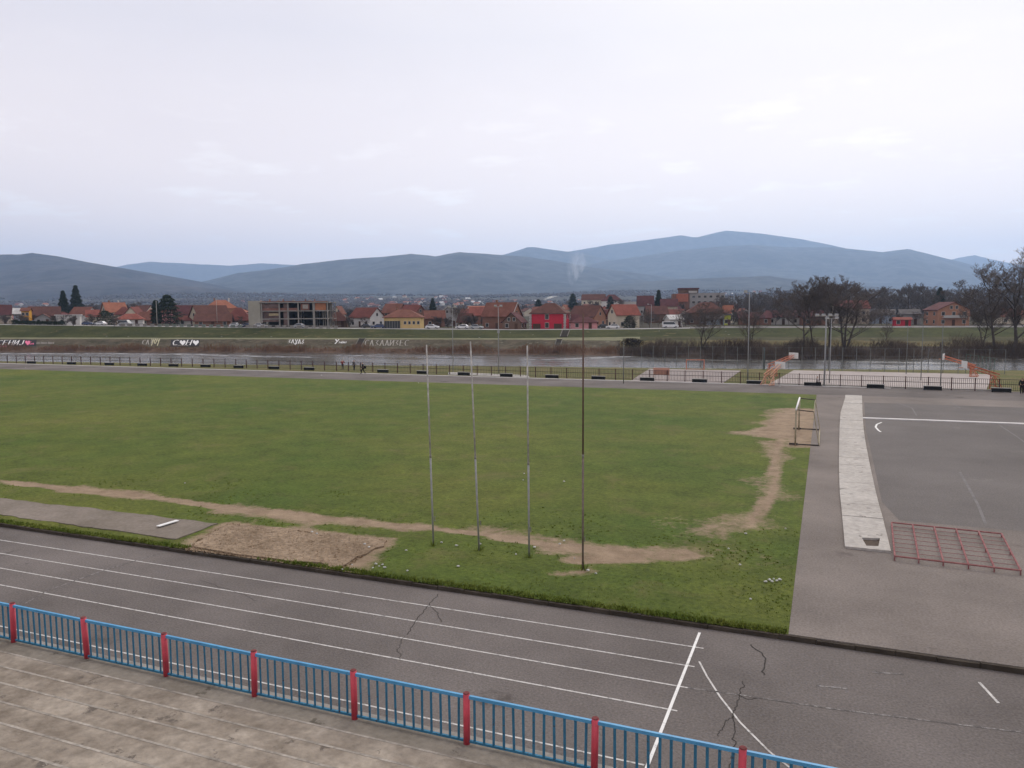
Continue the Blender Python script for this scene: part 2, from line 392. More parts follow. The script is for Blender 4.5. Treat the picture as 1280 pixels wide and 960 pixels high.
mb = MB(); stroke(mb, gl_([(874, 827), (884, 846), (900, 871), (925, 903), (962, 940), (990, 962)]), .05, .006); mb.build('stagger_line', m_line, track)
mb = MB(); stroke(mb, gl_([(1224, 853), (1248, 879)]), .07, .006); mb.build('stagger_line', m_line, track)
mb = MB(); stroke(mb, gl_([(206, 690), (130, 713), (60, 738), (30, 755)]), .07, .006); mb.build('cross_line', m_faint, track)
mb = MB(); stroke(mb, gl_([(860, 860), (920, 868), (1040, 886), (1200, 906), (1300, 918)]), .06, .006); mb.build('faded_line', m_faint, track)
mb = MB(); stroke(mb, gl_([(1090, 840), (1130, 843)]), .08, .006); stroke(mb, gl_([(1020, 857), (1060, 861)]), .08, .006); mb.build('faded_line', m_faint, track)
# cracks
m_crack = mat('crack_tar', (.052, .047, .043), .95, .3, 5)
def crack(pts, w, nm='tar_crack'):
    P = gl_(pts); q = []
    for a_, b_ in zip(P, P[1:]):
        for i in range(12):
            t = i/12; p = a_.lerp(b_, t); q.append(p+Vector((mnoise.noise(p*3.1)*.10+rnd.uniform(-.028, .028), mnoise.noise(p*3.1+Vector((7, 1, 0)))*.08, 0)))
    mb = MB(); stroke(mb, q, w, .008); mb.build(nm, m_crack, track)
crack([(548, 742), (536, 757), (520, 775), (508, 796)], .022)
crack([(912, 965), (918, 930), (916, 895), (924, 870), (930, 850)], .022)
crack([(938, 806), (956, 822), (954, 846)], .035)
crack([(920, 868), (935, 874), (948, 872)], .018); crack([(536, 757), (546, 765), (552, 778)], .018); crack([(916, 895), (905, 905), (898, 922)], .018); crack([(505, 796), (498, 812), (502, 826)], .014); crack([(250, 725), (300, 742), (322, 752)], .012)
# far side outer edge strip
m_conc = mat('pale_concrete', (.36, .34, .31), .92, .2, .6, fine=.12, fscale=6, bump=.2)
sheet('track_edging', [(-230, FO), (7.2, FO-1.2+.55), (7.2, FO-.7+.55), (-230, FO+.5)], .06, mat('edge_concrete', (.50, .48, .46), .9, .15, .5), .1)
# kerb of the infield
m_kerb = mat('old_kerb', (.06, .050, .040), .95, .4, 1.2, bump=.4)
kb = MB()
x = -190
while x < 60:
    l = 1.0; kb.box((x+l/2, KY+.06+rnd.uniform(-.014, .014), .035+rnd.uniform(-.02, .015)), (l-.015, .11, .18), rnd.uniform(-.01, .01)); x += l
tag(kb.build('track_kerb', m_kerb), kind='structure')
kb = MB(); kb.box((-85, FY-.06, .05), (290, .12, .16)); tag(kb.build('track_kerb', mat('far_kerb', (.10, .085, .075), .95, .2, 1)), kind='structure')
# asphalt pad and court on the right
sheet('asphalt_pad', [(GX, KY+.13), (60, KY+.13), (60, FY-.13), (GX, FY-.13)], ZF, m_pad, .3)
LSTR = gl_([(1056, 684), (1053, 650), (1049.6, 616), (1048.6, 588), (1048.8, 561), (1049.4, 535), (1050.5, 517), (1057, 496)], ZF)
RSTR = gl_([(1112.6, 687.5), (1105, 655), (1097, 627), (1091, 600), (1086, 576), (1081.5, 552), (1079.4, 536), (1078, 515), (1077.6, 496)], ZF)
sheet('ball_court', [(p.x+.15, p.y) for p in gl_([(1119, 650), (1098, 627), (1088, 576), (1080, 540), (1078, 503)], ZF)] + [(60, FY-5), (60, 36)], ZF+.004, m_pad2)
mb = MB(); stroke(mb, [gp(1078, 523, ZF), (20, 72.6), (60, 73.5)], .55, ZF+.03)
cl = mat('white_concrete', (.55, .53, .51), .9, .15, 1)
o = MB(); a_ = gp(1078, 523, ZF); o.prism([(a_.x, a_.y-.3), (60, 73.2), (60, 73.8), (a_.x, a_.y+.3)], ZF, ZF+.07); tag(o.build('court_edging', cl), kind='structure')
mb = MB(); stroke(mb, gl_([(1102, 528), (1096, 530.5), (1094.5, 534), (1098, 538), (1101, 540)], ZF), .14, ZF+.009); tag(mb.build('court_marking', m_fin), kind='structure')
for pts in ([(1250, 532), (1270, 545), (1285, 556)], [(1200, 590), (1222, 630), (1232, 655)], [(1120, 503), (1140, 510), (1146, 520)], [(1188, 503), (1200, 510)]):
    mb = MB(); stroke(mb, gl_(pts, ZF), .12, ZF+.008); tag(mb.build('court_marking', mat('ghost_paint', (.17, .16, .155), .9, .2, 2)), kind='structure')
# concrete run-up with vault box
mb = MB(); L2 = [(p.x, p.y) for p in LSTR]; R2 = [(p.x, p.y) for p in RSTR]
def side_x(tab, y): return interp(sorted((p[1], p[0]) for p in tab), y)
ya, yb = gp(1084, 686, ZF+.08).y, 88.9
ys = [ya]; 
while ys[-1] < yb-1: ys.append(ys[-1]+rnd.choice((2.4, 2.5, 2.6)))
ys[-1] = yb
m_run = mat('runup_concrete', (.34, .315, .285), .93, .25, .35, col2=(.47, .44, .40), fine=.18, fscale=5, bump=.25, bscale=12)
run = empty('concrete_runup', (1.8, 60, ZF)); tag(run, kind='structure')
for a_, b_ in zip(ys, ys[1:]):
    g_ = .02; dz = rnd.uniform(.07, .095)
    q = MB(); la, ra, lb, rb = (side_x(T, y) for y in (a_+g_, b_-g_) for T in (L2, R2))
    P = [(la-1.8, a_+g_-60), (ra-1.8, a_+g_-60), (rb-1.8, b_-g_-60), (lb-1.8, b_-g_-60)]
    if a_ == ya:                           # the slab with the sunken box: four pieces round the opening
        bx = [tuple(gp(x, y, ZF+.08)) for x, y in ((1083, 682.5), (1098, 683), (1100, 673), (1077, 672.3))]
        B_ = [(p[0]-1.8, p[1]-60) for p in bx]
        for i in range(4):
            j = (i+1) % 4; q.prism([P[i], P[j], B_[j], B_[i]], 0, dz)
        hb = MB(); hb.quad(*[(p[0], p[1], .004) for p in B_]); hb.build('vault_box', mat('box_dark', (.09, .07, .055), .9, .3, 6), run)  # floor of the opening, one flat sheet in dark brown
    else: q.prism(P, 0, dz)
    q.build('slab', m_run, run)
# grass infield with worn earth, as a surveyed mask on a fine grid
dirt_lines = [([(0, 601), (90, 612), (180, 620), (290, 635), (400, 646), (520, 658), (600, 668), (700, 682), (790, 690)], .42, 1.0),
              ([(95, 611), (185, 619)], .9, .75), ([(285, 636), (400, 650)], 1.0, .7), ([(420, 650), (520, 660)], .7, .7), ([(690, 684), (760, 688), (850, 693)], 1.0, .72),
              ([(720, 700), (790, 697)], .7, .9), ([(600, 664), (720, 682)], 1.0, .6),
              ([(1000, 514), (988, 528), (976, 543)], 2.4, .9), ([(976, 543), (950, 541), (928, 541)], 1.3, .7), ([(985, 535), (972, 560), (968, 590), (963, 618), (945, 645), (930, 660)], .42, .75),
              ([(960, 552), (975, 572)], 1.1, .6), ([(1000, 520), (1003, 540), (1000, 556)], 1.2, .8), ([(940, 650), (900, 662)], 1.6, .55), ([(950, 600), (975, 620)], 1.3, .45),
              ([(940, 690), (960, 700)], 1.0, .3), ([(840, 650), (900, 690)], 1.6, .3), ([(455, 690), (430, 712)], 1.2, .6), ([(225, 690), (280, 655)], .6, .6), ([(290, 654), (470, 676)], .35, .55), ([(700, 718), (740, 712)], .5, .6)]
dirt_lines.append(([(286, 655), (340, 661), (410, 667.5), (484, 676.5), (462, 690), (432, 709), (380, 704), (300, 696), (232, 688), (252, 672), (286, 655)], .5, .8))
DL = []
for pts, w, s_ in dirt_lines: DL.append(([gp(x, y, ZF).xy for x, y in pts], w*.82, s_))
def segd(p, a_, b_):
    ab = b_-a_; t = max(0, min(1, (p-a_).dot(ab)/max(1e-9, ab.dot(ab)))); return (p-(a_+ab*t)).length
BBX = [(min(q.x for q in P)-3*w-1, max(q.x for q in P)+3*w+1, min(q.y for q in P)-3*w-1, max(q.y for q in P)+3*w+1) for P, w, s_ in DL]
def dirt(x, y):
    d = 0
    for (P, w, s_), bb in zip(DL, BBX):
        if not (bb[0] < x < bb[1] and bb[2] < y < bb[3]): continue
        p = Vector((x, y)); dd = min(segd(p, a_, b_) for a_, b_ in zip(P, P[1:]))
        n = mnoise.fractal(Vector((x*.55, y*.55, 3)), 1, 2, 4); ww = w*(1+.55*n)
        t = 1-min(1, max(0, (dd-ww*.55)/(ww*1.1))); d = max(d, t*s_)
    return d
xs = []; x = -230
while x < GX: xs.append(x); x += .45 if x > -42 else (1.0 if x > -80 else 3.0)
xs.append(GX)
yl = []; y = KY+.12
while y < FY-.13: yl.append(y); y += .4 if y < 34 else (.7 if y < 60 else 1.1)
yl.append(FY-.13)
mb = MB(); da = []
nx, ny = len(xs), len(yl)
for i, x in enumerate(xs):
    for j, y in enumerate(yl):
        d = dirt(x, y); z = ZF-.01
        if 0 < j < ny-1 and i < nx-1: z += .05*mnoise.noise(Vector((x*.35, y*.35, 0)))+.02*mnoise.noise(Vector((x*1.7, y*1.7, 2))) - .05*d + .02
        mb.v.append((x, y, z)); da.append(d)
for i in range(nx-1):
    for j in range(ny-1): mb.f.append((i*ny+j, (i+1)*ny+j, (i+1)*ny+j+1, i*ny+j+1)); mb.mi.append(0)
m_grass = bpy.data.materials.new('turf'); m_grass.use_nodes = True
def turf(m):
    nt = m.node_tree; N = nt.nodes; L = nt.links; b = N['Principled BSDF']; b.inputs['Roughness'].default_value = .95; b.inputs['Specular IOR Level'].default_value = .15
    tc = N.new('ShaderNodeTexCoord')
    def noise(s, d=6, r=.6, dist=0):
        n = N.new('ShaderNodeTexNoise'); n.inputs['Scale'].default_value = s; n.inputs['Detail'].default_value = d; n.inputs['Roughness'].default_value = r; n.inputs['Distortion'].default_value = dist
        L.new(tc.outputs['Object'], n.inputs['Vector']); return n.outputs['Fac']
    def ramp(f, p0, c0, p1, c1):
        r = N.new('ShaderNodeValToRGB'); e = r.color_ramp.elements; e[0].position = p0; e[0].color = (*c0, 1); e[1].position = p1; e[1].color = (*c1, 1); L.new(f, r.inputs[0]); return r.outputs[0]
    def mix(f, a_, b_, t='MIX'):
        x = N.new('ShaderNodeMixRGB'); x.blend_type = t
        if isinstance(f, float): x.inputs[0].default_value = f
        else: L.new(f, x.inputs[0])
        for s, q in ((1, a_), (2, b_)):
            if isinstance(q, tuple): x.inputs[s].default_value = q
            else: L.new(q, x.inputs[s])
        return x.outputs[0]
    big = ramp(noise(.07, 4), .35, (.060, .096, .016), .68, (.112, .126, .026))
    mid = ramp(noise(.6, 6, .65, .5), .3, (.78, .78, .76), .72, (1.2, 1.19, 1.15))
    c = mix(1.0, big, mid, 'MULTIPLY')
    c = mix(1.0, c, ramp(noise(5, 5, .7), .3, (.62, .64, .6), .7, (1.38, 1.34, 1.25)), 'MULTIPLY')
    dry = ramp(noise(.33, 6, .7, .6), .54, (0, 0, 0), .74, (.6, .6, .6))
    c = mix(dry, c, (.155, .125, .055, 1))
    at_ = N.new('ShaderNodeAttribute'); at_.attribute_name = 'dirt'
    ad = N.new('ShaderNodeMath'); ad.operation = 'ADD'; sb = N.new('ShaderNodeMath'); sb.operation = 'MULTIPLY_ADD'
    sb.inputs[1].default_value = 1.5; sb.inputs[2].default_value = -.75; L.new(noise(2.6, 9, .8), sb.inputs[0])
    L.new(at_.outputs['Fac'], ad.inputs[0]); L.new(sb.outputs[0], ad.inputs[1])
    fm = N.new('ShaderNodeMapRange'); fm.inputs['From Min'].default_value = .30; fm.inputs['From Max'].default_value = .68; L.new(ad.outputs[0], fm.inputs['Value'])
    earth = ramp(noise(.9, 8, .7), .3, (.19, .135, .088), .72, (.35, .262, .178))
    c = mix(fm.outputs['Result'], c, earth)
    L.new(c, b.inputs['Base Color'])
    bp = N.new('ShaderNodeBump'); bp.inputs['Strength'].default_value = .8; bp.inputs['Distance'].default_value = .08; L.new(noise(7, 6, .75), bp.inputs['Height']); L.new(bp.outputs[0], b.inputs['Normal'])
turf(m_grass)
field = mb.build('grass_infield', m_grass, smooth=True); tag(field, kind='structure')
at_ = field.data.attributes.new('dirt', 'FLOAT', 'POINT'); at_.data.foreach_set('value', da)
# long-jump run-up, board and pit
def jag(P, a):
    o = []
    for p, q in zip(P, P[1:]+P[:1]):
        n = max(1, int((q-p).length/.35))
        for i in range(n):
            c = p.lerp(q, i/n); o.append(c+Vector((mnoise.noise(c*1.3)*a, mnoise.noise(c*1.3+Vector((9, 0, 0)))*a, 0)))
    return o
rw = [gp(x, y, ZF) for x, y in ((-260, 600), (0, 623.8), (120, 637), (272, 655.5), (219, 674.5), (120, 661), (0, 644), (-260, 612))]
sheet('long_jump_runway', jag(rw, .16), ZF+.042, mat('runway_asphalt', (.14, .12, .095), .93, .25, .35, col2=(.24, .205, .175), fine=.15, fscale=6), .2)
pit = [gp(x, y, ZF) for x, y in ((286, 655), (340, 661), (410, 667.5), (484, 676.5), (462, 690), (432, 709), (380, 704), (300, 696), (232, 688), (252, 672))]
mb = MB(); mb.prism([(p.x, p.y) for p in jag(pit, .45) if p.y > KY+.2], 0, ZF+.038)
tag(mb.build('sand_pit', mat('pit_sand', (.165, .12, .08), .97, .3, .5, col2=(.31, .235, .165), fine=.35, fscale=7, bump=.8, bscale=9)), kind='structure')
bd = MB(); A = gp(197.5, 661, ZF); B = gp(222, 653.6, ZF); d = (B-A); c = (A+B)/2
bd.box((c.x, c.y, ZF+.115), (d.length, .2, .03), math.atan2(d.y, d.x))
tag(bd.build('takeoff_board', mat('board_white', (.72, .72, .70), .7, .08, 3)), 'white take-off board set in the asphalt run-up of the long jump', 'board')

# ------------------------------------------------------------------ grass tufts (nobody could count them)
def tufts(name, n, region, hmin, hmax, m, avoid=True):
    mb = MB()
    for _ in range(n):
        x, y = region()
        if avoid and dirt(x, y) > .35: continue
        z = ZF+.0
        h = rnd.uniform(hmin, hmax)
        for k in range(5):
            a_ = rnd.uniform(0, 6.28); w = rnd.uniform(.012, .03); l = h*rnd.uniform(.6, 1.2); dx, dy = math.cos(a_)*l*.7, math.sin(a_)*l*.7
            bx, by = x+rnd.uniform(-.05, .05), y+rnd.uniform(-.05, .05); nx_, ny_ = -math.sin(a_)*w, math.cos(a_)*w
            mb.quad((bx-nx_, by-ny_, z-.02), (bx+nx_, by+ny_, z-.02), (bx+dx, by+dy, z+l), m=0)
    return tag(mb.build(name, m), 'short green grass tufts along the track edge of the field', 'grass', kind='stuff')
m_tuft = mat('tuft_blade', (.095, .145, .024), .9, .4, .6, col2=(.17, .19, .04))
pitp = [(p.x, p.y) for p in pit]; rwp = [(p.x, p.y) for p in rw]
def inpoly(x, y, P):
    r = False
    for (x0, y0), (x1, y1) in zip(P, P[1:]+P[:1]):
        if (y0 > y) != (y1 > y) and x < (x1-x0)*(y-y0)/(y1-y0)+x0: r = not r
    return r
def reg():
    while True:
        t = rnd.random(); x = GX-.1-42*t**1.3; y = KY+.15+11*rnd.random()**1.9
        if inpoly(x, y, pitp) or inpoly(x, y, rwp): continue
        return x, y
tufts('grass_tufts', 4500, reg, .02, .055, m_tuft)
def regk(): return GX-.1-80*rnd.random()**1.2, KY+.12+.3*rnd.random()
def regk2():
    while True:
        x, y = regk()
        if not (inpoly(x, y, pitp) or inpoly(x, y, rwp)): return x, y
tufts('grass_tufts', 4500, regk2, .04, .13, m_tuft, False)
# dry stalks in the pit
def regp():
    while True:
        x, y = rnd.uniform(min(p[0] for p in pitp), max(p[0] for p in pitp)), rnd.uniform(min(p[1] for p in pitp), max(p[1] for p in pitp))
        if inpoly(x, y, pitp): return x, y
ot = tufts('dry_stalks', 2200, regp, .03, .09, mat('dry_blade', (.22, .155, .10), .95, .3, 2, col2=(.38, .285, .19)), False); ot['label'] = 'dry brown grass stalks covering the old sand pit'

# ================================================================== stand, railing
m_stand = mat('weathered_concrete', (.155, .127, .10), .95, .35, .75, col2=(.36, .312, .255), bump=.6, bscale=8, fine=.22, fscale=5, detail=10)
m_walk = mat('walkway_concrete', (.17, .148, .12), .95, .25, .5, col2=(.27, .24, .20), bump=.5, bscale=10, fine=.15, fscale=6)
mb = MB(); mb.box((-65, 13.84, .0), (250, .85, .5)); tag(mb.build('stand_walkway', m_walk), kind='structure')
m_nose = mat('step_nosing', (.18, .16, .135), .95, .3, 1.6, col2=(.40, .36, .31), fine=.25, fscale=9)
y = 13.42; z = .25
st = MB(); ns = MB()
for k in range(16):
    z2 = z+.13; st.box((-65, y-.39, z2/2-.3), (250, .775, z2+.6)); y0 = y-.78
    ns.box((-65, y-.03, z2+.001), (250, .062, .008)); y = y0; z = z2
terr = tag(st.build('stand_terrace', m_stand), kind='structure'); ns.build('step_edge', m_nose, terr)
sheet('channel_concrete', [(-190, 14.27), (60, 14.27), (60, 14.80), (-190, 14.80)], .03, mat('channel_grey', (.24, .225, .205), .95, .25, .8, fine=.2, fscale=5), .1)
m_red = mat('red_post_paint', (.54, .058, .085), .55, .18, 4, spec=.4)
m_blue = mat('blue_rail_paint', (.055, .23, .43), .5, .15, 3, spec=.45, col2=(.085, .33, .56))
m_blued = mat('blue_baluster_paint', (.035, .14, .23), .55, .25, 3, col2=(.055, .20, .32))
def chips(m, col, pos=.64, sc=14):
    nt = m.node_tree; b = nt.nodes['Principled BSDF']; src = b.inputs['Base Color'].links[0].from_socket
    tc = nt.nodes.new('ShaderNodeTexCoord'); nz = nt.nodes.new('ShaderNodeTexNoise'); nz.inputs['Scale'].default_value = sc; nz.inputs['Detail'].default_value = 6; nz.inputs['Roughness'].default_value = .7
    rp = nt.nodes.new('ShaderNodeValToRGB'); rp.color_ramp.elements[0].position = pos; rp.color_ramp.elements[1].position = pos+.05; mx = nt.nodes.new('ShaderNodeMixRGB')
    nt.links.new(tc.outputs['Object'], nz.inputs[0]); nt.links.new(nz.outputs[0], rp.inputs[0]); nt.links.new(rp.outputs[0], mx.inputs[0]); nt.links.new(src, mx.inputs[1]); mx.inputs[2].default_value = (*col, 1); nt.links.new(mx.outputs[0], b.inputs['Base Color'])
chips(m_red, (.20, .07, .06), .62); chips(m_blue, (.12, .10, .09), .64); chips(m_blued, (.07, .055, .05), .60)
chips(m_stand, (.125, .106, .09), .60, 1.3); chips(m_stand, (.38, .34, .285), .66, 2.6); chips(m_walk, (.12, .105, .085), .60, 1.2)
chips(m_asph, (.175, .155, .138), .66, .45); chips(m_asph, (.095, .083, .076), .62, .22); chips(m_pad, (.215, .185, .16), .62, .4); chips(m_pad, (.13, .11, .10), .62, .25); chips(m_pad2, (.175, .16, .148), .63, .3); chips(m_run, (.22, .205, .185), .60, 1.5)
chips(m_revet, (.16, .145, .11), .60, .5); chips(m_levee, (.10, .085, .04), .60, .25); chips(m_levee2, (.12, .095, .05), .58, .2)
chips(m_h1, (.016, .019, .022), .55, .0045); chips(m_h1, (.11, .095, .075), .68, .007); chips(m_h2, (.020, .026, .032), .55, .003); chips(m_h2, (.10, .095, .08), .68, .005)
FNY = 14.14
rail = empty('railing', (-9.67, FNY, .25)); tag(rail, 'blue painted steel railing with red round posts at the foot of the concrete stand', 'railing')
SP = 2.82; i0 = -5; nb_ = 0
for i in range(-5, 5):
    x = i*SP
    tx_, ty_ = rnd.uniform(-.012, .012), rnd.uniform(-.015, .015); p = MB(); p.bar((x-tx_, -ty_, -.02), (x+tx_, ty_, 1.13), .072, n=14); po = p.build('post', m_red, rail, True)
    c = MB(); c.bar((x+tx_, ty_, 1.125), (x+tx_, ty_, 1.145), .074, .06, n=14); c.build('post_cap', mat('cap_brown', (.16, .05, .05), .8, .3, 9), po)
    if i < 4:
        tr = MB(); tr.box((x+SP/2, 0, 1.05), (SP-.135, .06, .07), 0, 0, Matrix.Rotation(rnd.gauss(0, .003), 3, 'Y')); t = tr.build('top_rail', m_blue, rail)
        br = MB(); br.box((x+SP/2, 0, .07), (SP-.145, .05, .05)); br.build('bottom_rail', m_blued, t)
        for k in range(12):
            bx = x+.07+(SP-.14)*(k+.5)/12; b = MB(); b.bar((bx+rnd.gauss(0, .004), rnd.gauss(0, .003), .09), (bx+rnd.gauss(0, .007), 0, 1.02), .029, n=4); b.build('baluster', m_blued, t)
# ------------------------------------------------------------------ four flagpoles
m_galv = mat('galvanised_steel', (.27, .27, .262), .6, .2, 2.5, spec=.4, fine=.15, fscale=8)
m_galv2 = mat('dull_steel', (.24, .225, .21), .7, .3, 1.2, fine=.2, fscale=6)
m_poleup = mat('weathered_pole', (.40, .385, .36), .7, .3, 1.5, fine=.2, fscale=6)
m_rust = mat('rusty_steel', (.085, .05, .04), .85, .3, 2, col2=(.15, .10, .08))
for i, (bx, by, tx, ty, lab) in enumerate([(542, 682, 533, 431, 'leaning thin grey flagpole with a pale top, leftmost of the four on the grass'),
                                (599, 688, 588, 427, 'leaning grey flagpole with a two-part shaft, second from the left of the four'),
                                (661.5, 697, 659, 432, 'upright grey flagpole with weathered top, third from the left of the four'),
                                (728.5, 711, 729, 392, 'rusty brown flagpole with a grey lower half, tallest and rightmost of the four')]):
    b = gp(bx, by, ZF); v = b.dot(HF); t = at(tx, ty, v+.05)
    o = empty('flagpole', b); tag(o, lab, 'flagpole', 'flagpoles on the field edge')
    T = t-b; s1, s2 = .45, .62
    q = MB(); q.bar((0, 0, -.1), T*s1, .036, n=10); q.build('lower_tube', m_galv if i < 3 else mat('brown_grey_steel', (.19, .15, .13), .8, .3, 1.5, fine=.2, fscale=6), o, True)
    q = MB(); q.bar(T*s1, T, .032, .027, n=8); q.build('upper_tube', (m_poleup, m_poleup, m_poleup, m_rust)[i], o, True)
    q = MB(); q.bar(T*s1-T.normalized()*.05, T*s1+T.normalized()*.05, .041, n=10); q.build('sleeve', m_galv2, o, True)
    q = MB(); q.box((.07, 0, 1.1), (.03, .02, .18)); q.bar((.05, 0, 1.02), (.1, 0, 1.02), .01); q.bar((.05, 0, 1.18), (.1, 0, 1.18), .01); q.build('cleat', m_galv2, o)
    q = MB(); 
    for k in range(26):
        a = rnd.uniform(0, 6.28); l = rnd.uniform(.12, .32); r = rnd.uniform(.02, .16); ca, sa = math.cos(a), math.sin(a)
        q.quad((r*ca-.02*sa, r*sa+.02*ca, -.05), (r*ca+.02*sa, r*sa-.02*ca, -.05), (r*ca*1.8, r*sa*1.8, l))
    tf = q.build('grass_clump', m_tuft); tf.location = b; tag(tf, 'longer grass clump round the foot of the '+ORD[i]+' flagpole from the left', 'grass')
# ------------------------------------------------------------------ goal
m_goal = mat('worn_goal_paint', (.34, .295, .21), .8, .3, 3); m_goalw = mat('goal_white', (.74, .72, .70), .6, .06, 3); m_goald = mat('goal_dark', (.07, .06, .055), .85, .3, 4)
gb = gp(994, 556, ZF); o = empty('football_goal', gb); tag(o, 'worn football goal frame without a net beside the bare earth', 'goal')
GW, GHt, GD = 7.32, 2.44, 1.5
q = MB(); q.bar((0, -.06, GHt), (0, GW+.06, GHt), .062, n=10); q.build('crossbar', m_goalw, o, True)
for yy in (0, GW):
    q = MB(); q.bar((0, yy, -.05), (0, yy, GHt-.06), .06, n=10); q.build('goalpost', m_goal, o, True)
    s = MB(); s.bar((.06, yy, GHt-.03), (1.12, yy, GHt-.12), .035); s.build('top_stay', m_goald, o)
    s = MB(); s.bar((1.12, yy, GHt-.12), (GD, yy, .06), .03); s.build('rear_stay', m_goal, o)
    s = MB(); s.bar((.05, yy, .05), (GD, yy, .05), .045); s.build('ground_bar', m_goald, o)
    s = MB(); s.box((-.12, yy, .06), (.55, .12, .12), .15); s.build('foot_block', m_goald, o)
s = MB(); s.bar((GD, 0, .05), (GD, GW, .05), .045); s.build('rear_bar', m_goal, o)
s = MB(); s.bar((1.12, 0, GHt-.12), (1.12, GW, GHt-.12), .022); s.build('net_bar', m_goal, o)
# ------------------------------------------------------------------ low red lattice frame
m_pink = mat('faded_red_paint', (.20, .070, .072), .75, .3, 4, col2=(.32, .16, .15))
c = [gp(x, y, ZF+.17) for x, y in ((1118.5, 695), (1276, 713), (1252, 667), (1114.5, 653))]
o = empty('steel_lattice_frame', (c[0].x, c[0].y, ZF)); tag(o, 'low faded red steel lattice frame standing on short legs on the asphalt', 'lattice frame')
O_ = Vector((c[0].x, c[0].y, ZF+.005)); c = [p-O_ for p in c]
for k in range(6):
    t = k/5; a_, b_ = c[0].lerp(c[1], t), c[3].lerp(c[2], t)
    q = MB(); q.bar(a_, b_, .034, n=6); q.build('long_bar', m_pink, o)
    for p in (a_, b_, a_.lerp(b_, .5)):
        q = MB(); q.bar((p.x, p.y, 0), (p.x, p.y, p.z), .026, n=6); q.build('leg', m_pink, o)
for k in range(9):
    t = k/8; q = MB(); q.bar(c[0].lerp(c[3], t), c[1].lerp(c[2], t), .034 if k in (0, 8) else .010, n=5); q.build('cross_bar', m_pink, o)
# ------------------------------------------------------------------ litter
m_lit = mat('litter_white', (.46, .455, .43), .8, .12, 6)
def scrap(p, s, rz):
    mb = MB(); a_ = [(math.cos(t)*s*rnd.uniform(.6, 1), math.sin(t)*s*rnd.uniform(.5, .9)) for t in (0, 1.1, 2.2, 3.2, 4.2, 5.3)]
    top = [(x*.9, y*.9, .012+rnd.uniform(0, .03)) for x, y in a_]; k = 6
    mb.v = [(x, y, .0) for x, y in a_]+top+[(s*.2, 0, .035)]
    for i in range(6):
        j = (i+1) % 6; mb.f += [(i, j, 6+j, 6+i), (6+i, 6+j, 12)]; mb.mi += [0, 0]
    o = mb.build('litter_scrap', m_lit); o.location = p; o.rotation_euler.z = rz; return o
LG = [('crumpled white scrap in the litter beside the end of the sand pit', [(470, 705), (474, 708), (478, 706), (466, 710), (481, 709.5), (428, 712), (440, 706), (456, 680), (461, 684), (509, 713.5), (508, 688)]),
      ('crumpled white scrap on the grass near the flagpoles', [(571, 682), (600, 680), (552, 678), (718, 698), (705, 676), (645, 693), (735, 713), (745, 717), (668, 684), (573, 708)]),
      ('crumpled white scrap on the grass beside the asphalt pad', [(962, 725), (967, 724), (971, 726), (957, 727), (975, 724.5), (938, 749), (982, 661), (911, 686), (932, 667), (925, 706), (965, 727)]),
      ('small white scrap lying out on the middle of the grass', [(231, 604), (655, 592), (705, 602), (654, 600), (700, 680), (390, 665), (396, 667), (523, 478.6), (32, 459.6), (402, 469), (975, 483)])]
for lab, pts in LG:
    for (x, y) in pts:
        p = gp(x, y, ZF+.04); v = p.dot(HF); tag(scrap(p, rnd.uniform(.04, .09)*(1 if v < 45 else 2.0), rnd.uniform(0, 6)), lab, 'litter', lab.replace('scrap', 'scraps', 1))

# ================================================================== far side: fence, benches, courts
m_fpost = mat('fence_post_maroon', (.075, .04, .04), .8, .3, 3); m_fbar = mat('fence_bar_dark', (.06, .05, .048), .8, .3, 3)
FP = [(-168, 100.6), (-138, 102.6), (-95, 104.8), (-68, 104.0), (-40, 102.0), (-15, 101.4), (2, 100.6), (11, 100.0), (24, 99.6)]
def fy(x): return interp(FP, x)
o = empty('trackside_fence', (0, 100.7, 0)); tag(o, 'long low dark picket fence with maroon posts behind the far straight of the track', 'fence')
x = -166.0; k = 0
while x < 23:
    y = fy(x)-100.7; x2 = x+2.33; y2 = fy(x2)-100.7
    q = MB(); q.box((x, y, .72), (.11, .11, 1.48)); q.build('post', m_fpost, o)
    A, B = Vector((x, y, 0)), Vector((x2, y2, 0)); q = MB(); up = Vector((0, 0, 1))
    for zz_, r in ((.16, .022), (.82, .03), (1.38, .022)): q.bar(A+up*zz_, B+up*zz_, r, n=4)
    if x > -100:
        npk = 11 if x > -30 else 8
        for j in range(1, npk+1):
            p = A.lerp(B, j/(npk+1)); q.bar(p+up*.14, p+up*1.38, .02, n=3, cap=False)
    q.build('fence_panel', m_fbar, o); x = x2; k += 1
m_bench = mat('bench_black', (.018, .019, .02), .6, .2, 3); m_bseat = mat('bench_seat_grey', (.33, .32, .30), .85, .15, 3)
BP = [1252, 1166, 1094.5, 1015.5, 943, 874.5, 809, 748, 690, 633, 580, 528.5, 479, 387, 343, 299, 258, 218, 179, 138, 91, 41]
bx0 = None
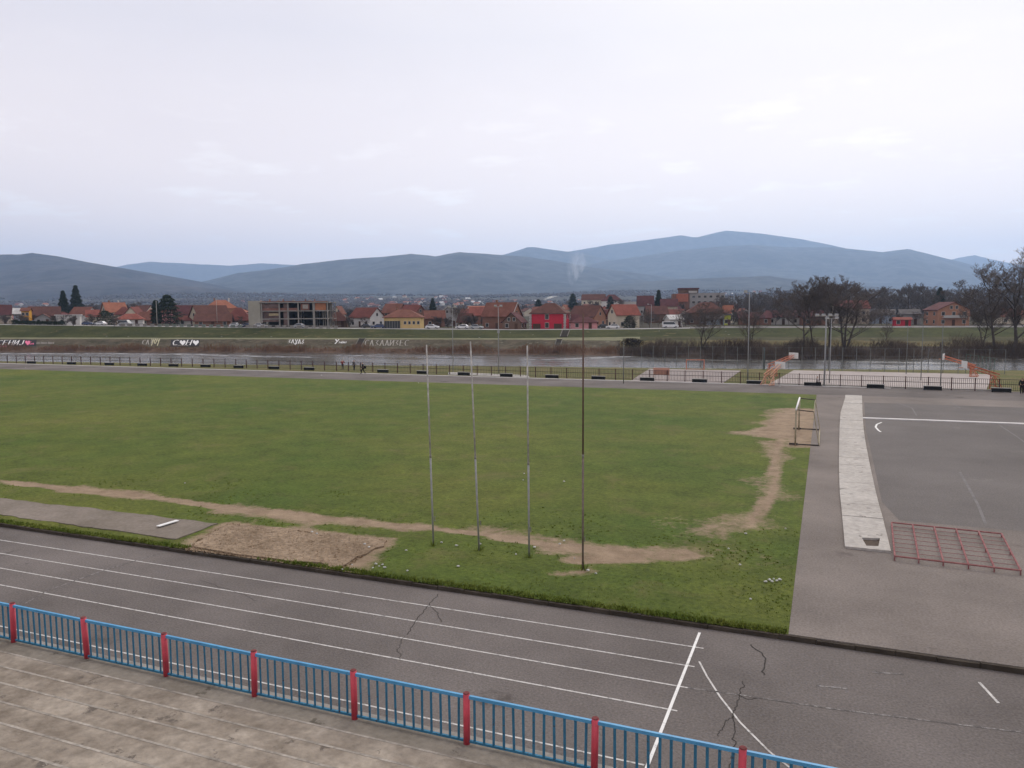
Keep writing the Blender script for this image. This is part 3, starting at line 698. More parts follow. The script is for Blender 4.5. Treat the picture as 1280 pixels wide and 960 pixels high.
for i, px in enumerate(BP):
    d = ray(px, 480); t = 100/d.y; X = d.x*t; Y = fy(X)-.62; t = Y/d.y; X = d.x*t
    if i == 0:
        bx0 = empty('bench', (X, Y, 0))
        q = MB(); q.box((0, 0, .47), (1.95, .42, .05)); q.build('seat', m_bseat, bx0)
        q = MB(); q.box((0, -.17, .24), (1.86, .05, .40)); q.build('front_panel', m_bench, bx0)
        for s in (-1, 1): q = MB(); q.box((s*.86, .03, .22), (.1, .34, .44)); q.build('leg', m_bench, bx0)
        ob = bx0
    else: ob = copy_tree(bx0)
    ob.location = (X, Y, 0); ob.rotation_euler.z = math.atan2(fy(X+1)-fy(X-1), 2)
    lab = 'low bench with a black front by the picket fence, %s from the right' % (ORD[i] if i < 20 else 'twenty-'+ORD[i-20]) if i else 'low bench with a black front by the picket fence, rightmost of the row'
    if i == len(BP)-1: lab = 'low bench with a black front by the picket fence, leftmost of the row'
    tag(ob, lab, 'bench', 'black benches along the far picket fence')
m_court = mat('court_concrete', (.29, .252, .235), .92, .14, .25, fine=.1, fscale=3); m_court2 = mat('court_concrete_pale', (.36, .318, .295), .92, .12, .25, fine=.1, fscale=3)
def quadpx(pts): return [gp(x, y, 0) for x, y in pts]
sheet('sports_court', quadpx([(787, 477), (812, 461), (926, 463.4), (904, 478.6)]), .03, m_court, .1)
sheet('sports_court', [(-6.4, 101.9), (17.2, 101.9), (21.8, 124.8), (-4.4, 124.8)], .03, m_court2, .1)
m_strip = mat('stone_edging', (.42, .40, .37), .95, .2, 1)
sheet('rubble_edging', quadpx([(560, 468.2), (561, 465.5), (660, 469.5), (662, 472)]), .06, m_strip, .15)
sheet('rubble_edging', [(-6.4, 101.1), (18, 100.5), (18, 101.0), (-6.4, 101.6)], .1, m_strip, .2)
o = MB(); A, B = gp(821, 474, 0), gp(841, 474.3, 0); w = (B-A).length
q = MB(); q.box((0, .03, 1.0), (w, .04, .95)); q.box((-w/2+.05, .07, .6), (.06, .04, 1.2)); q.box((w/2-.05, .07, .6), (.06, .04, 1.2))
ob = q.build('hoarding_board', mat('salmon_board', (.50, .27, .20), .75, .1, 2)); ob.location = ((A.x+B.x)/2, fy((A.x+B.x)/2)+.12, .25)
tag(ob, 'pale salmon board fixed to the picket fence in front of the court', 'board')
# ball-stop fence by the water
o = empty('ball_stop_fence', (-2, 125.6, 0)); tag(o, 'tall thin grey ball-stop fence with mesh beside the river behind the courts', 'fence')
m_thin = mat('thin_grey_post', (.16, .17, .165), .7, .2, 2)
xs_ = [-26+1.9*i for i in range(28)]
for x in xs_:
    q = MB(); q.bar((x, 0, 0), (x, 0, 3.5), .045, n=5); q.build('post', m_thin, o)
q = MB()
for zz_ in (.1, 1.2, 2.3, 3.45): q.bar((xs_[0], 0, zz_), (xs_[-1], 0, zz_), .012, n=3)
for k in range(150): xx = lerp(xs_[0], xs_[-1], k/149); q.bar((xx, 0, .1), (xx, 0, 3.45), .004, n=3, cap=False)
q.build('wire_mesh', m_thin, o)
# little tilted green mesh cage on the right bank
o = empty('mesh_cage', gp(1226, 467, 0)); tag(o, 'small cage of thin green posts on the river bank right of the court', 'cage')
for k in range(8):
    q = MB(); q.bar((-1.9+.52*k, .8*(k/7), -.1), (-1.9+.52*k, .8*(k/7), 2.75-.08*k), .035, n=5); q.build('post', mat('cage_green', (.09, .14, .12), .7, .2, 2), o)
q = MB(); q.bar((-1.9, 0, 2.7), (1.75, .8, 2.15), .025, n=4); q.bar((-1.9, 0, .9), (1.75, .8, .8), .02, n=4); q.build('rail', MATS['cage_green'], o)
# orange hoop stands
m_or = mat('orange_steel', (.44, .14, .085), .65, .15, 3, col2=(.50, .21, .13)); m_or2 = mat('pale_orange_steel', (.60, .30, .20), .65, .15, 3, col2=(.66, .40, .28)); m_bb = mat('backboard_white', (.66, .66, .64), .6, .08, 3)
def hoop(bpx, bpy_, tpx, tpy, dv, lab, m, w=.7):
    b = gp(bpx, bpy_, .03); v = b.dot(HF); t = at(tpx, tpy, v+dv); T = t-b; o = empty('basketball_stand', b); tag(o, lab, 'basketball stand', 'orange basketball stands on the pale court')
    d = Vector((T.x, T.y, 0)).normalized(); n = Vector((-d.y, d.x, 0)); up = Vector((0, 0, 1)); bk = -d*.9
    hz = T.z-1.15
    for s in (-1, 1):
        q = MB(); q.bar(n*s*w, n*s*w*.8+up*hz, .06, n=6); q.bar(bk+n*s*w, n*s*w*.8+up*hz, .045, n=6); q.bar(bk+n*s*w+up*.05, n*s*w+up*.05, .04, n=6)
        for k in range(3): z0 = hz*(.2+.25*k); q.bar(bk*(1-z0/hz)+n*s*w+up*z0, n*s*w+up*(z0+.1), .03, n=4)
        q.build('upright', m, o)
    q = MB(); 
    for z0 in (.06, hz*.5, hz): q.bar(-n*w+up*z0, n*w+up*z0, .04, n=5)
    q.bar(-n*w, n*w*.8+up*hz, .03, n=4); q.build('brace', m, o)
    A0 = up*(hz+.12)+bk*.6; A1 = T-up*.0-d*.12; q = MB()
    for s in (-1, 1):
        q.bar(A0+n*s*w*.7, A1+n*s*.2+up*.12, .055, n=5); q.bar(A0+n*s*w*.7-up*.35, A1+n*s*.2-up*.22, .045, n=5)
        for k in range(6):
            ta, tb = k/6, (k+1)/6; q.bar((A0+n*s*w*.7).lerp(A1+n*s*.2+up*.12, ta), (A0+n*s*w*.7-up*.35).lerp(A1+n*s*.2-up*.22, tb), .025, n=4)
    q.build('arm', m, o)
    q = MB(); q.box(T, (.06, 1.5, .85), math.atan2(d.y, d.x)); bb = q.build('backboard', m_bb, o)
    q = MB(); ctr = T+d*.35-up*.32
    for k in range(12):
        a0, a1 = k*math.pi/6, (k+1)*math.pi/6; q.bar(ctr+Vector((math.cos(a0), math.sin(a0), 0))*.23, ctr+Vector((math.cos(a1), math.sin(a1), 0))*.23, .02, n=4)
    q.build('rim', m_or, bb)
    return o
hoop(966, 470, 992, 444.5, 2.5, 'orange basketball stand at the left end of the pale court, arm rising right', m_or)
hoop(962, 481, 975, 456.5, 1.0, 'short pale orange stand in front of the left basketball stand', m_or2)
hoop(1240, 487, 1205.5, 456, .5, 'orange basketball stand on the near right side of the pale court', m_or)
hoop(1213, 470.5, 1179.5, 446, 2, 'orange basketball stand on the far right side of the pale court', m_or)
# small red goal
b = gp(869, 462.3, .0); o = empty('handball_goal', b, R(12)); tag(o, 'small red handball goal frame at the river side of the left court', 'goal')
for s in (-1, 1): q = MB(); q.bar((s*1.35, 0, 0), (s*1.35, 0, 1.55), .06, n=6); q.build('goalpost', m_or, o); q = MB(); q.bar((s*1.35, .05, 1.5), (s*1.25, 1.0, .04), .035, n=5); q.bar((s*1.35, .05, .05), (s*1.25, 1.0, .04), .035, n=5); q.build('side_stay', m_or, o)
q = MB(); q.bar((-1.4, 0, 1.55), (1.4, 0, 1.55), .06, n=6); q.build('crossbar', m_or, o)
q = MB(); q.bar((-1.25, 1, .04), (1.25, 1, .04), .035, n=5); q.build('rear_bar', m_or, o)
# ------------------------------------------------------------------ lamp posts and masts
m_mast = mat('mast_grey', (.27, .275, .28), .6, .15, 2, spec=.4); m_lamp = mat('lamp_glass', (.62, .62, .60), .4, .05, 3)
def mast(name, px, by, ty, v, lab, heads, r=.07, zb=None, arm=.5, cat='lamp post', m=None, group=None):
    b = at(px, by, v) if zb is None else at(px, by, v)
    if zb is not None: b.z = zb
    t = at(px, ty, v); h = t.z-b.z; o = empty(name, b); tag(o, lab, cat, group); o.rotation_euler.z = YAW
    q = MB(); q.bar((0, 0, -.1), (0, 0, h), r, r*.6, n=8); q.build('pole', m or m_mast, o, True)
    if heads:
        q = MB(); q.bar((-arm if heads != 1 else 0, 0, h-.05), (arm if heads != 1 else -arm, 0, h-.05), .035, n=5); q.build('crossarm', m or m_mast, o)
        for x in {1: [-arm], 2: [-arm, arm], 4: [-arm, -arm*.35, arm*.35, arm]}[heads]:
            q = MB(); q.box((x, -.12, h+.10), (.42, .26, .18), 0, 0, Matrix.Rotation(R(-25), 3, 'X')); hd = q.build('lamp_head', m or m_mast, o)
            q = MB(); q.box((x, -.17, h-.01), (.42, .22, .03), 0, 0, Matrix.Rotation(R(-25), 3, 'X')); q.build('lens', m_lamp, hd)
    return o
ms = mast('floodlight_mast', 1030, 490, 394.5, 93, 'tall grey floodlight mast with a cluster of lamps on its crossarm', 4, .11, 0, 1.15)
q = MB(); q.bar((-1.3, 0, 0), (-1.3, 0, .1), .03)
mast('floodlight_mast', 1036.5, 487, 398, 97, 'slimmer floodlight mast just right of the tallest one', 2, .07, 0, .6)
mast('lamp_post', 934.5, 477, 365, 101, 'very tall thin lamp post left of the pale court', 1, .075, 0, .55)
mast('lamp_post', 566.5, 464, 384, 118, 'twin-headed thin lamp post behind the second flagpole', 2, .06, 0, .42)
mast('lamp_post', 623.5, 464, 383, 116, 'twin-headed lamp post with a grey box halfway up its shaft', 2, .075, 0, .42)
o = [q for q in bpy.data.objects if q.name.startswith('lamp_post')][-1]
q = MB(); q.box((0, -.1, 6.3), (.35, .25, .5)); q.build('control_box', m_mast, o)
for px, ty, by, v, lab in ((1132.5, 407, 470, 109, 'thin grey net pole at the back of the pale court, left of three'), (1151, 405, 476, 99.5, 'thin grey net pole on the pale court, middle of three'), (1175.5, 405, 483, 91, 'thin grey net pole on the pale court, right of three'),
                           (955, 434.5, 461, 120, 'thick dark pole on the grass between the two courts'), (779.5, 427, 474, 98.5, 'grey pole by the fence left of the left court')):
    mast('net_pole', px, by, ty, v, lab, 0, .06 if px != 955 else .12, 0, cat='pole', m=m_thin if px != 955 else mat('dark_pole', (.09, .11, .11), .7, .2, 2))
mast('street_lamp', 814, 409, 380.5, 240, 'grey street lamp on the levee road above the scrub', 1, .11, None, 1.1, cat='street lamp')
mast('utility_pole', 196.5, 405, 376, 272, 'pale utility pole in front of the dark round conifer', 0, .14, None, cat='pole', m=mat('pole_concrete', (.33, .31, .29), .9, .15, 2))
mast('utility_pole', 271.5, 403, 372, 268, 'slender utility pole in front of the large brown roof', 0, .09, None, cat='pole', m=MATS['pole_concrete'])

# ================================================================== people
def skin_obj(name, pts, edges, m, parent, sub=2, root=0):
    me = bpy.data.meshes.new(name); bm = bmesh.new(); lay = bm.verts.layers.skin.verify()
    vs = []
    for i, (p, r) in enumerate(pts):
        v = bm.verts.new(p); vs.append(v); s = v[lay]; s.radius = (r, r); s.use_root = (i == root)
    for a_, b_ in edges: bm.edges.new((vs[a_], vs[b_]))
    bm.to_mesh(me); bm.free()
    o = bpy.data.objects.new(name, me); COL.objects.link(o)
    o.modifiers.new('s', 'SKIN').use_smooth_shade = True; sm = o.modifiers.new('d', 'SUBSURF'); sm.levels = sub
    dg = bpy.context.evaluated_depsgraph_get(); dg.update(); nm = bpy.data.meshes.new_from_object(o.evaluated_get(dg))
    o.modifiers.clear(); o.data = nm; nm.materials.clear(); nm.materials.append(m); o.parent = parent
    return o
m_skin = mat('skin', (.42, .26, .19), .6, .08, 6); m_hair = mat('hair_dark', (.03, .022, .018), .7, .2, 20)
def person(pos, rz, pose, top, legs, lab, jm, sc=1.0):
    o = empty('person', pos, rz); tag(o, lab, 'person'); o.scale = (sc,)*3
    if pose == 'sit':
        hip = .52; J = {'pel': (0, 0, hip), 'sp': (0, .02, .78), 'ch': (0, .0, .98), 'nk': (0, -.01, 1.12), 'hd': (0, -.04, 1.25),
             'hl': (-.1, 0, hip-.03), 'kl': (-.13, -.43, hip-.02), 'fl': (-.13, -.42, .08), 'tl': (-.13, -.60, .04), 'hr': (.1, 0, hip-.03), 'kr': (.13, -.43, hip-.02), 'fr': (.13, -.42, .08), 'tr': (.13, -.60, .04),
             'sl': (-.19, .0, 1.03), 'el': (-.26, -.1, .78), 'wl': (-.15, -.34, .62), 'sr': (.19, .0, 1.03), 'er': (.26, -.1, .78), 'wr': (.15, -.34, .62)}
    else:
        st = .20 if pose == 'walk' else .03; lean = -.05 if pose == 'walk' else 0
        J = {'pel': (0, 0, .93), 'sp': (0, lean*.5, 1.15), 'ch': (0, lean, 1.34), 'nk': (0, lean-.01, 1.48), 'hd': (0, lean-.03, 1.62),
             'hl': (-.1, 0, .88), 'kl': (-.1, -st*.9-.02, .48), 'fl': (-.1, -st*1.3, .08), 'tl': (-.11, -st*1.3-.17, .035), 'hr': (.1, 0, .88), 'kr': (.1, st*.3-.03, .48), 'fr': (.1, st*1.6, .10), 'tr': (.11, st*1.6-.16, .04),
             'sl': (-.2, lean, 1.40), 'el': (-.26, lean+st*.6, 1.12), 'wl': (-.25, lean+st*.5-.1, .87), 'sr': (.2, lean, 1.40), 'er': (.26, lean-st*.4, 1.12), 'wr': (.24, lean-st*.9-.1, .88)}
        if pose == 'lean': J['el'] = (-.27, -.14, 1.16); J['wl'] = (-.2, -.36, 1.1); J['er'] = (.27, -.14, 1.16); J['wr'] = (.2, -.36, 1.1)
    rad = dict(pel=.125, sp=.115, ch=.13, nk=.05, hd=.098, hl=.085, kl=.058, fl=.042, tl=.032, hr=.085, kr=.058, fr=.042, tr=.032, sl=.06, el=.045, wl=.03, sr=.06, er=.045, wr=.03)
    ks = list(J); ix = {k: i for i, k in enumerate(ks)}; pts = [(J[k], rad[k]) for k in ks]
    E_ = [(ix[a_], ix[b_]) for a_, b_ in (('pel', 'sp'), ('sp', 'ch'), ('ch', 'nk'), ('nk', 'hd'), ('pel', 'hl'), ('hl', 'kl'), ('kl', 'fl'), ('fl', 'tl'), ('pel', 'hr'), ('hr', 'kr'), ('kr', 'fr'), ('fr', 'tr'), ('ch', 'sl'), ('sl', 'el'), ('el', 'wl'), ('ch', 'sr'), ('sr', 'er'), ('er', 'wr'))]
    for s, e_, w in (('l', 'el', 'wl'), ('r', 'er', 'wr')):      # palm, four fingers and a thumb
        d = (Vector(J[w])-Vector(J[e_])).normalized(); sd = d.orthogonal().normalized(); pts.append((tuple(Vector(J[w])+d*.07), .026)); pi = len(pts)-1; E_.append((ix[w], pi))
        for f, (off, l) in enumerate(((-.03, .065), (-.01, .08), (.01, .075), (.03, .055))):
            pts.append((tuple(Vector(J[w])+d*(.08+l)+sd*off*1.3), .009)); E_.append((pi, len(pts)-1))
        pts.append((tuple(Vector(J[w])+d*.07-sd*.07), .011)); E_.append((ix[w], len(pts)-1))
    hd = Vector(J['hd']); pts.append((tuple(hd+Vector((0, -.095, -.01))), .016)); E_.append((ix['hd'], len(pts)-1))
    pts.append((tuple(hd+Vector((0, -.01, .07))), .085)); E_.append((ix['hd'], len(pts)-1))
    skin_obj('body', pts, E_, m_skin, o)
    def sub(name, keys, ed, grow, m):
        kx = {k: i for i, k in enumerate(keys)}; return skin_obj(name, [(J[k], rad[k]+grow) for k in keys], [(kx[a_], kx[b_]) for a_, b_ in ed], m, o)
    sub('jacket', ['pel', 'sp', 'ch', 'sl', 'el', 'wl', 'sr', 'er', 'wr'], [('pel', 'sp'), ('sp', 'ch'), ('ch', 'sl'), ('sl', 'el'), ('el', 'wl'), ('ch', 'sr'), ('sr', 'er'), ('er', 'wr')], .026, top)
    sub('trousers', ['pel', 'hl', 'kl', 'fl', 'hr', 'kr', 'fr'], [('pel', 'hl'), ('hl', 'kl'), ('kl', 'fl'), ('pel', 'hr'), ('hr', 'kr'), ('kr', 'fr')], .018, legs)
    sub('shoe', ['fl', 'tl'], [('fl', 'tl')], .014, jm); sub('shoe', ['fr', 'tr'], [('fr', 'tr')], .014, jm)
    skin_obj('hair', [(tuple(hd+Vector((0, .035, .03))), .10), (tuple(hd+Vector((0, .01, .095))), .082)], [(0, 1)], m_hair, o)
    q = MB(); 
    for s in (-1, 1): q.bar(hd+Vector((s*.035, -.10, .02)), hd+Vector((s*.035, -.108, .02)), .012, n=6)
    q.bar(hd+Vector((-.025, -.098, -.055)), hd+Vector((.025, -.098, -.055)), .007, n=4); q.build('face_features', m_hair, o)
    return o
m_blk = mat('black_cloth', (.018, .018, .02), .9, .3, 8); m_redc = mat('red_cloth', (.30, .04, .05), .9, .2, 8); m_dk = mat('charcoal_cloth', (.04, .042, .048), .9, .3, 8); m_grc = mat('grey_cloth', (.15, .15, .16), .9, .2, 8); m_palec = mat('pale_cloth', (.42, .38, .36), .9, .15, 8)
p = gp(428.3, 462.3, 0); person(p, YAW+R(170), 'lean', m_redc, m_dk, 'person in a red top leaning on the picket fence facing the river', m_blk, .98)
p = gp(442.6, 463.2, 0); person(p, YAW+R(60), 'stand', m_grc, m_dk, 'person in grey standing by the fence, middle of the three', m_blk)
p = gp(454, 467.3, 0); person(p, YAW+R(-65), 'walk', m_blk, m_blk, 'person in black walking along the far track with a bag', m_blk, 1.03)
q = MB(); q.box((.1, .28, 1.0), (.14, .36, .42)); q.bar((.1, .12, 1.2), (-.12, -.05, 1.42), .02); bg_ = q.build('shoulder_bag', m_blk); bg_.location = p; bg_.rotation_euler.z = YAW+R(-65); tag(bg_, 'black shoulder bag carried by the walking person', 'bag')
p = gp(1277, 492.2, 0); person(p, YAW+R(-30), 'stand', m_blk, m_blk, 'person in black standing at the right edge beside the picket fence', m_blk)
d = ray(1021.5, 480); t = (fy(2)-.62)/d.y; person(Vector((d.x*t, d.y*t, 0)), YAW+R(75), 'sit', m_palec, m_blk, 'person in a pale top and black trousers seated on a bench', m_blk, .92)

# ================================================================== town
WALL = dict(white=(.58, .56, .53), cream=(.56, .49, .38), beige=(.40, .33, .26), brick=(.20, .105, .075), red=(.46, .035, .058), yellow=(.54, .39, .18), pink=(.52, .24, .24), grey=(.30, .29, .28),
            blue=(.27, .31, .37), ochre=(.60, .30, .05), brown=(.15, .095, .07), terracotta=(.34, .18, .12), olive=(.42, .44, .08))
ROOF = dict(brown=(.115, .056, .045), darkred=(.15, .055, .045), orange=(.30, .125, .08), red=(.24, .085, .065), maroon=(.105, .045, .045), grey=(.13, .12, .115), pale=(.55, .54, .52), rust=(.175, .078, .058))
def wm(k): return mat('plaster_'+k, WALL[k], .9, .12, .35, fine=.08, fscale=3)
def rm(k): return mat('rooftile_'+k, ROOF[k], .85, .22, .5, fine=.18, fscale=4)
m_trim = mat('window_trim', (.42, .40, .38), .7, .08, 2); m_pane = mat('window_glass', (.02, .022, .026), .15, .2, 1, spec=.6); m_chim = mat('chimney_brick', (.25, .14, .10), .9, .2, 3); m_chw = mat('chimney_plaster', (.60, .58, .55), .9, .1, 3)
m_door = mat('door_wood', (.09, .05, .035), .7, .2, 3)
def gable_slab(mb, w, d, z0, z1, axis, oh=.45, th=.18):
    # two sloped slabs over a rectangle w x d with the ridge along axis
    half = (d if axis == 'x' else w)/2; run = (w if axis == 'x' else d)/2 + oh; sl = (z1-z0)/half; e = half+oh*1.1; ze = z0-sl*oh*1.1
    for s in (-1, 1):
        P = []
        for a_ in (-run, run):
            for (b_, z_) in ((s*e, ze), (0, z1), (0, z1+th), (s*e, ze+th)): P.append((a_, b_, z_) if axis == 'x' else (b_, a_, z_))
        mb.quad(P[0], P[1], P[5], P[4]); mb.quad(P[3], P[7], P[6], P[2]); mb.quad(P[0], P[4], P[7], P[3]); mb.quad(P[0], P[3], P[2], P[1]); mb.quad(P[4], P[5], P[6], P[7])
def hip_slab(mb, w, d, z0, z1, oh=.5, th=.18):
    a_, b_ = w/2+oh, d/2+oh; rl = max(.2, (w-d)/2) if w > d else .2
    for zz_ in (0, th):
        lo = [(-a_, -b_, z0-.15+zz_), (a_, -b_, z0-.15+zz_), (a_, b_, z0-.15+zz_), (-a_, b_, z0-.15+zz_)]; r0, r1 = (-rl, 0, z1+zz_), (rl, 0, z1+zz_)
        mb.quad(lo[0], lo[1], r1, r0); mb.quad(lo[1], lo[2], r1); mb.quad(lo[2], lo[3], r0, r1); mb.quad(lo[3], lo[0], r0)
    lo0 = [(-a_, -b_, z0-.15), (a_, -b_, z0-.15), (a_, b_, z0-.15), (-a_, b_, z0-.15)]
    for i in range(4):
        p, q = lo0[i], lo0[(i+1) % 4]; mb.quad(p, q, (q[0], q[1], q[2]+th), (p[0], p[1], p[2]+th))
def window(parent, c, w, h, face, trim=None, name='window'):
    # face: unit outward normal in the house frame
    n = Vector(face); rz = math.atan2(n.x, -n.y); q = MB(); c = Vector(c)
    q.box(c+n*.02, (w+.24, .1, h+.24), rz); f = q.build(name, trim or m_trim, parent)
    q = MB(); q.box(c+n*.08, (w, .04, h), rz); q.build('pane', m_pane, f)
    return f
def house(x0, x1, ye, yr, v, kind, rot, wall, roof, label, ratio=.8, wins=1, chim=0, name='house', group=None, base=None):
    px = (x0+x1)/2; rr_ = R(rot); w = (x1-x0)*v/F/(abs(math.cos(rr_))+ratio*abs(math.sin(rr_))); d = w*ratio
    b = at_plain(px, v) if base is None else base; ze = at(px, ye, v-d*.3).z-b.z; zr = at(px, yr, v).z-b.z
    b.z -= .15; ze = max(2.4, ze+.15); zr = max(ze+.6, zr+.15)
    o = empty(name, b, YAW - math.atan((px-640)/F)*.6 + rr_); tag(o, label, 'house', group)
    q = MB(); q.box((0, 0, ze/2), (w, d, ze))
    if kind == 'x':
        for s in (-1, 1): q.quad((s*w/2, -d/2*s, ze), (s*w/2, d/2*s, ze), (s*w/2, 0, zr-.02))
    if kind == 'y':
        for s in (-1, 1): q.quad((w/2*s, s*d/2, ze), (-w/2*s, s*d/2, ze), (0, s*d/2, zr-.02))
    q.build('wall', wm(wall), o)
    q = MB()
    if kind in 'xy': gable_slab(q, w, d, ze, zr, kind)
    elif kind == 'hip': hip_slab(q, w, d, ze, zr)
    else: q.box((0, 0, ze+.2), (w+.8, d+.8, .4))
    rf = q.build('roof', rm(roof), o)
    for k in range(chim):
        cx = w*(-.2+.45*k); q = MB(); q.box((cx, .5 if kind != 'y' else 1, zr+.1), (.6, .6, 1.6)); q.box((cx, .5 if kind != 'y' else 1, zr+.95), (.75, .75, .12)); q.build('chimney', m_chw if k else m_chim, rf)
    if wins:
        storeys = max(1, int(ze/2.7)); nx_ = max(2, int(w/3.2))
        for s in range(storeys):
            zc = 1.5+s*2.75
            if zc+.7 > ze: break
            for i in range(nx_):
                x = -w/2+w*(i+.5)/nx_
                if s == 0 and i == nx_//2:
                    q = MB(); q.box((x, -d/2-.03, 1.15), (1.0, .1, 2.1)); q.build('door', m_door, o); continue
                window(o, (x, -d/2, zc), 1.0, 1.15, (0, -1, 0))
            sd = -1 if rot > 8 else (1 if rot < -8 else 0)
            if sd:
                for i in range(2): window(o, (sd*w/2, -d/2+d*(i+.5)/2, zc), .95, 1.1, (sd, 0, 0))
        if kind == 'y' and zr-ze > 2:
            for x in (-.9, .9): window(o, (x, -d/2, ze+.75), .8, 1.0, (0, -1, 0))
        if kind == 'x' and abs(rot) > 8 and zr-ze > 2: window(o, ((-1 if rot > 0 else 1)*w/2, 0, ze+.8), .8, 1.0, (-1 if rot > 0 else 1, 0, 0))
    return o, w, d, ze, zr
# left rows
house(-14, 13, 393, 381.5, 345, 'x', 8, 'beige', 'maroon', 'maroon roofed house at the left edge of the photo behind the levee')
house(18, 29.5, 391, 385.5, 330, 'x', 5, 'blue', 'pale', 'small pale blue house beside the bright ochre one', .9)
house(28, 38, 388, 385, 326, 'x', -8, 'ochre', 'rust', 'bright ochre yellow house near the left edge', .9)
house(38, 74, 394, 383.5, 350, 'x', 12, 'brown', 'brown', 'long brown roofed house right of the ochre house', .6)
house(44, 64, 399, 392.5, 318, 'y', 6, 'grey', 'brown', 'low gabled shed house with pale eaves behind the dark hedge', .8)
house(72, 99, 394.5, 393, 308, 'flat', 4, 'white', 'pale', 'white flat roofed building with balcony rails behind the levee', .6)
house(92, 112, 394, 386, 370, 'x', -14, 'pink', 'rust', 'reddish roofed house below the twin dark conifers')
house(108, 128, 395, 387.5, 350, 'x', 10, 'cream', 'red', 'red roofed cream house between the twin conifers and the orange roof')
house(127.5, 158, 389, 378.5, 335, 'x', 32, 'beige', 'orange', 'tall beige gabled house with an orange roof, its end facing left', .75, 1, 2)
house(146, 164, 393, 384, 318, 'hip', 0, 'beige', 'darkred', 'dark red hip roofed house in front of the tall orange roof')
house(157.5, 179, 393.5, 384, 312, 'y', -14, 'cream', 'darkred', 'cream house with a broad plain gable facing the river', 1.3, 0)
house(148, 178, 399, 392.5, 296, 'hip', 4, 'white', 'red', 'low white house under a bright red orange hip roof', .6)
house(177, 198, 400, 390, 312, 'x', 0, 'brick', 'rust', 'rust roofed house left of the dark round conifer')
house(219, 243, 392, 382, 330, 'x', 10, 'brown', 'maroon', 'maroon roofed house right of the dark round conifer')
house(224, 246, 403, 395, 290, 'x', 0, 'white', 'darkred', 'low house with a dark red roof behind the green parapet')
house(238.5, 286, 396, 382, 292, 'x', 38, 'cream', 'brown', 'large brown roofed house with a cream gable end facing left', .55)
house(256, 297, 385.5, 375.5, 345, 'hip', 8, 'terracotta', 'orange', 'big house with a bright orange hip roof and white chimneys', .7, 0, 2)
house(283, 314, 401, 385, 288, 'hip', 0, 'brown', 'darkred', 'dark red hip roofed house left of the unfinished concrete building', .8)
house(246, 288, 403, 393, 278, 'x', 0, 'brick', 'brown', 'low brick house with a broad brown roof in front of the cream gable', .5)
# middle
house(417, 431, 391, 383, 330, 'y', -22, 'cream', 'rust', 'small cream gabled house right of the unfinished building', 1.2)
house(411, 434, 401, 390, 285, 'hip', 0, 'brown', 'brown', 'brown hip roofed house against the right end of the unfinished building')
house(437, 480, 396, 385, 292, 'x', -42, 'white', 'darkred', 'white house with a tall windowed gable facing right of the river', .7)
house(478, 508, 390, 380, 335, 'x', -30, 'brick', 'rust', 'rust red roofed house behind the yellow house', .8)
house(500, 532, 391, 382, 320, 'x', -38, 'brick', 'darkred', 'dark red roofed house with a red gable behind the yellow house', .8)
o, w, d, ze, zr = house(481, 529, 396.5, 387.5, 258, 'hip', -6, 'yellow', 'rust', 'yellow house with a rusty hip roof and a dark glazed veranda', .7, 0, 1)
q = MB(); q.box((-w*.27, -d/2-.08, 1.55), (w*.43, .12, 2.6)); vr = q.build('veranda_glazing', m_pane, o)
q = MB()
for k in range(7): q.box((-w*.27-w*.215+w*.43*k/6, -d/2-.17, 1.55), (.08, .06, 2.65))
q.build('mullion', mat('mullion_grey', (.2, .2, .2), .7, .1, 3), vr)
for k in range(4): window(o, (w*(.08+.12*k), -d/2, 2.2), .7, .9, (0, -1, 0))
house(530, 556, 397, 388.5, 290, 'x', 6, 'brick', 'rust', 'brick house under a plain rust roof below the lone conifer', .7)
house(548, 573, 392, 382.5, 300, 'y', 10, 'grey', 'grey', 'grey gabled house half hidden by the bare tree on the levee')
house(572, 592, 401, 392, 285, 'x', -20, 'cream', 'brown', 'cream house with a dark garage door right of the bare levee tree')
house(588, 607, 393, 384, 330, 'x', 0, 'brick', 'red', 'house with a faded red roof left of the tall brown house')
o, w, d, ze, zr = house(603, 652, 394, 378.5, 258, 'x', -30, 'brick', 'rust', 'tall brown brick house with a steep rust roof and pale trimmed gable', .62, 1, 1)
q = MB()
sl = (zr-ze)/(d/2)
for s in (-1, 1): q.bar((w/2+.48, s*(d/2+.5), ze-sl*.5+.1), (w/2+.48, 0, zr+.1), .14, n=4)
q.build('gable_trim', m_trim, o)
q = MB(); q.quad((w/2+.015, -d/2*.96, ze+.1), (w/2+.015, d/2*.96, ze+.1), (w/2+.015, 0, zr-.25)); q.build('gable_cladding', wm('terracotta'), o)
house(628, 658, 402, 391, 249, 'y', -20, 'brown', 'maroon', 'low brown annex with a pale edged gable in front of the tall brown house', .9)
# the red house
o, w, d, ze, zr = house(663.5, 712, 391.5, 379.5, 252, 'hip', -13, 'red', 'brown', 'bright red two storey house with white quoins and a brown hip roof', .72, 0)
q = MB()
for x, yy in ((-w/2, -d/2), (w/2, -d/2), (w/2, d/2)):
    for k in range(int(ze/.42)): q.box((x, yy, .21+.42*k), (.75 if k % 2 else .55, .75 if k % 2 else .55, .36))
q.build('quoins', m_trim, o)
q = MB(); q.box((0, -d/2-.05, ze-.12), (w+.1, .12, .24)); q.box((w/2+.05, 0, ze-.12), (.12, d+.1, .24)); q.build('cornice', m_trim, o)
for zc in (1.5, 4.2):
    window(o, (-w*.02, -d/2, zc), 1.1, 1.5, (0, -1, 0))
    for x in (-w*.32, w*.30) if zc < 2 else (): 
        q = MB(); q.box((x, -d/2-.06, 1.0), (2.5, .14, 2.0)); q.build('garage_door', m_door, o)
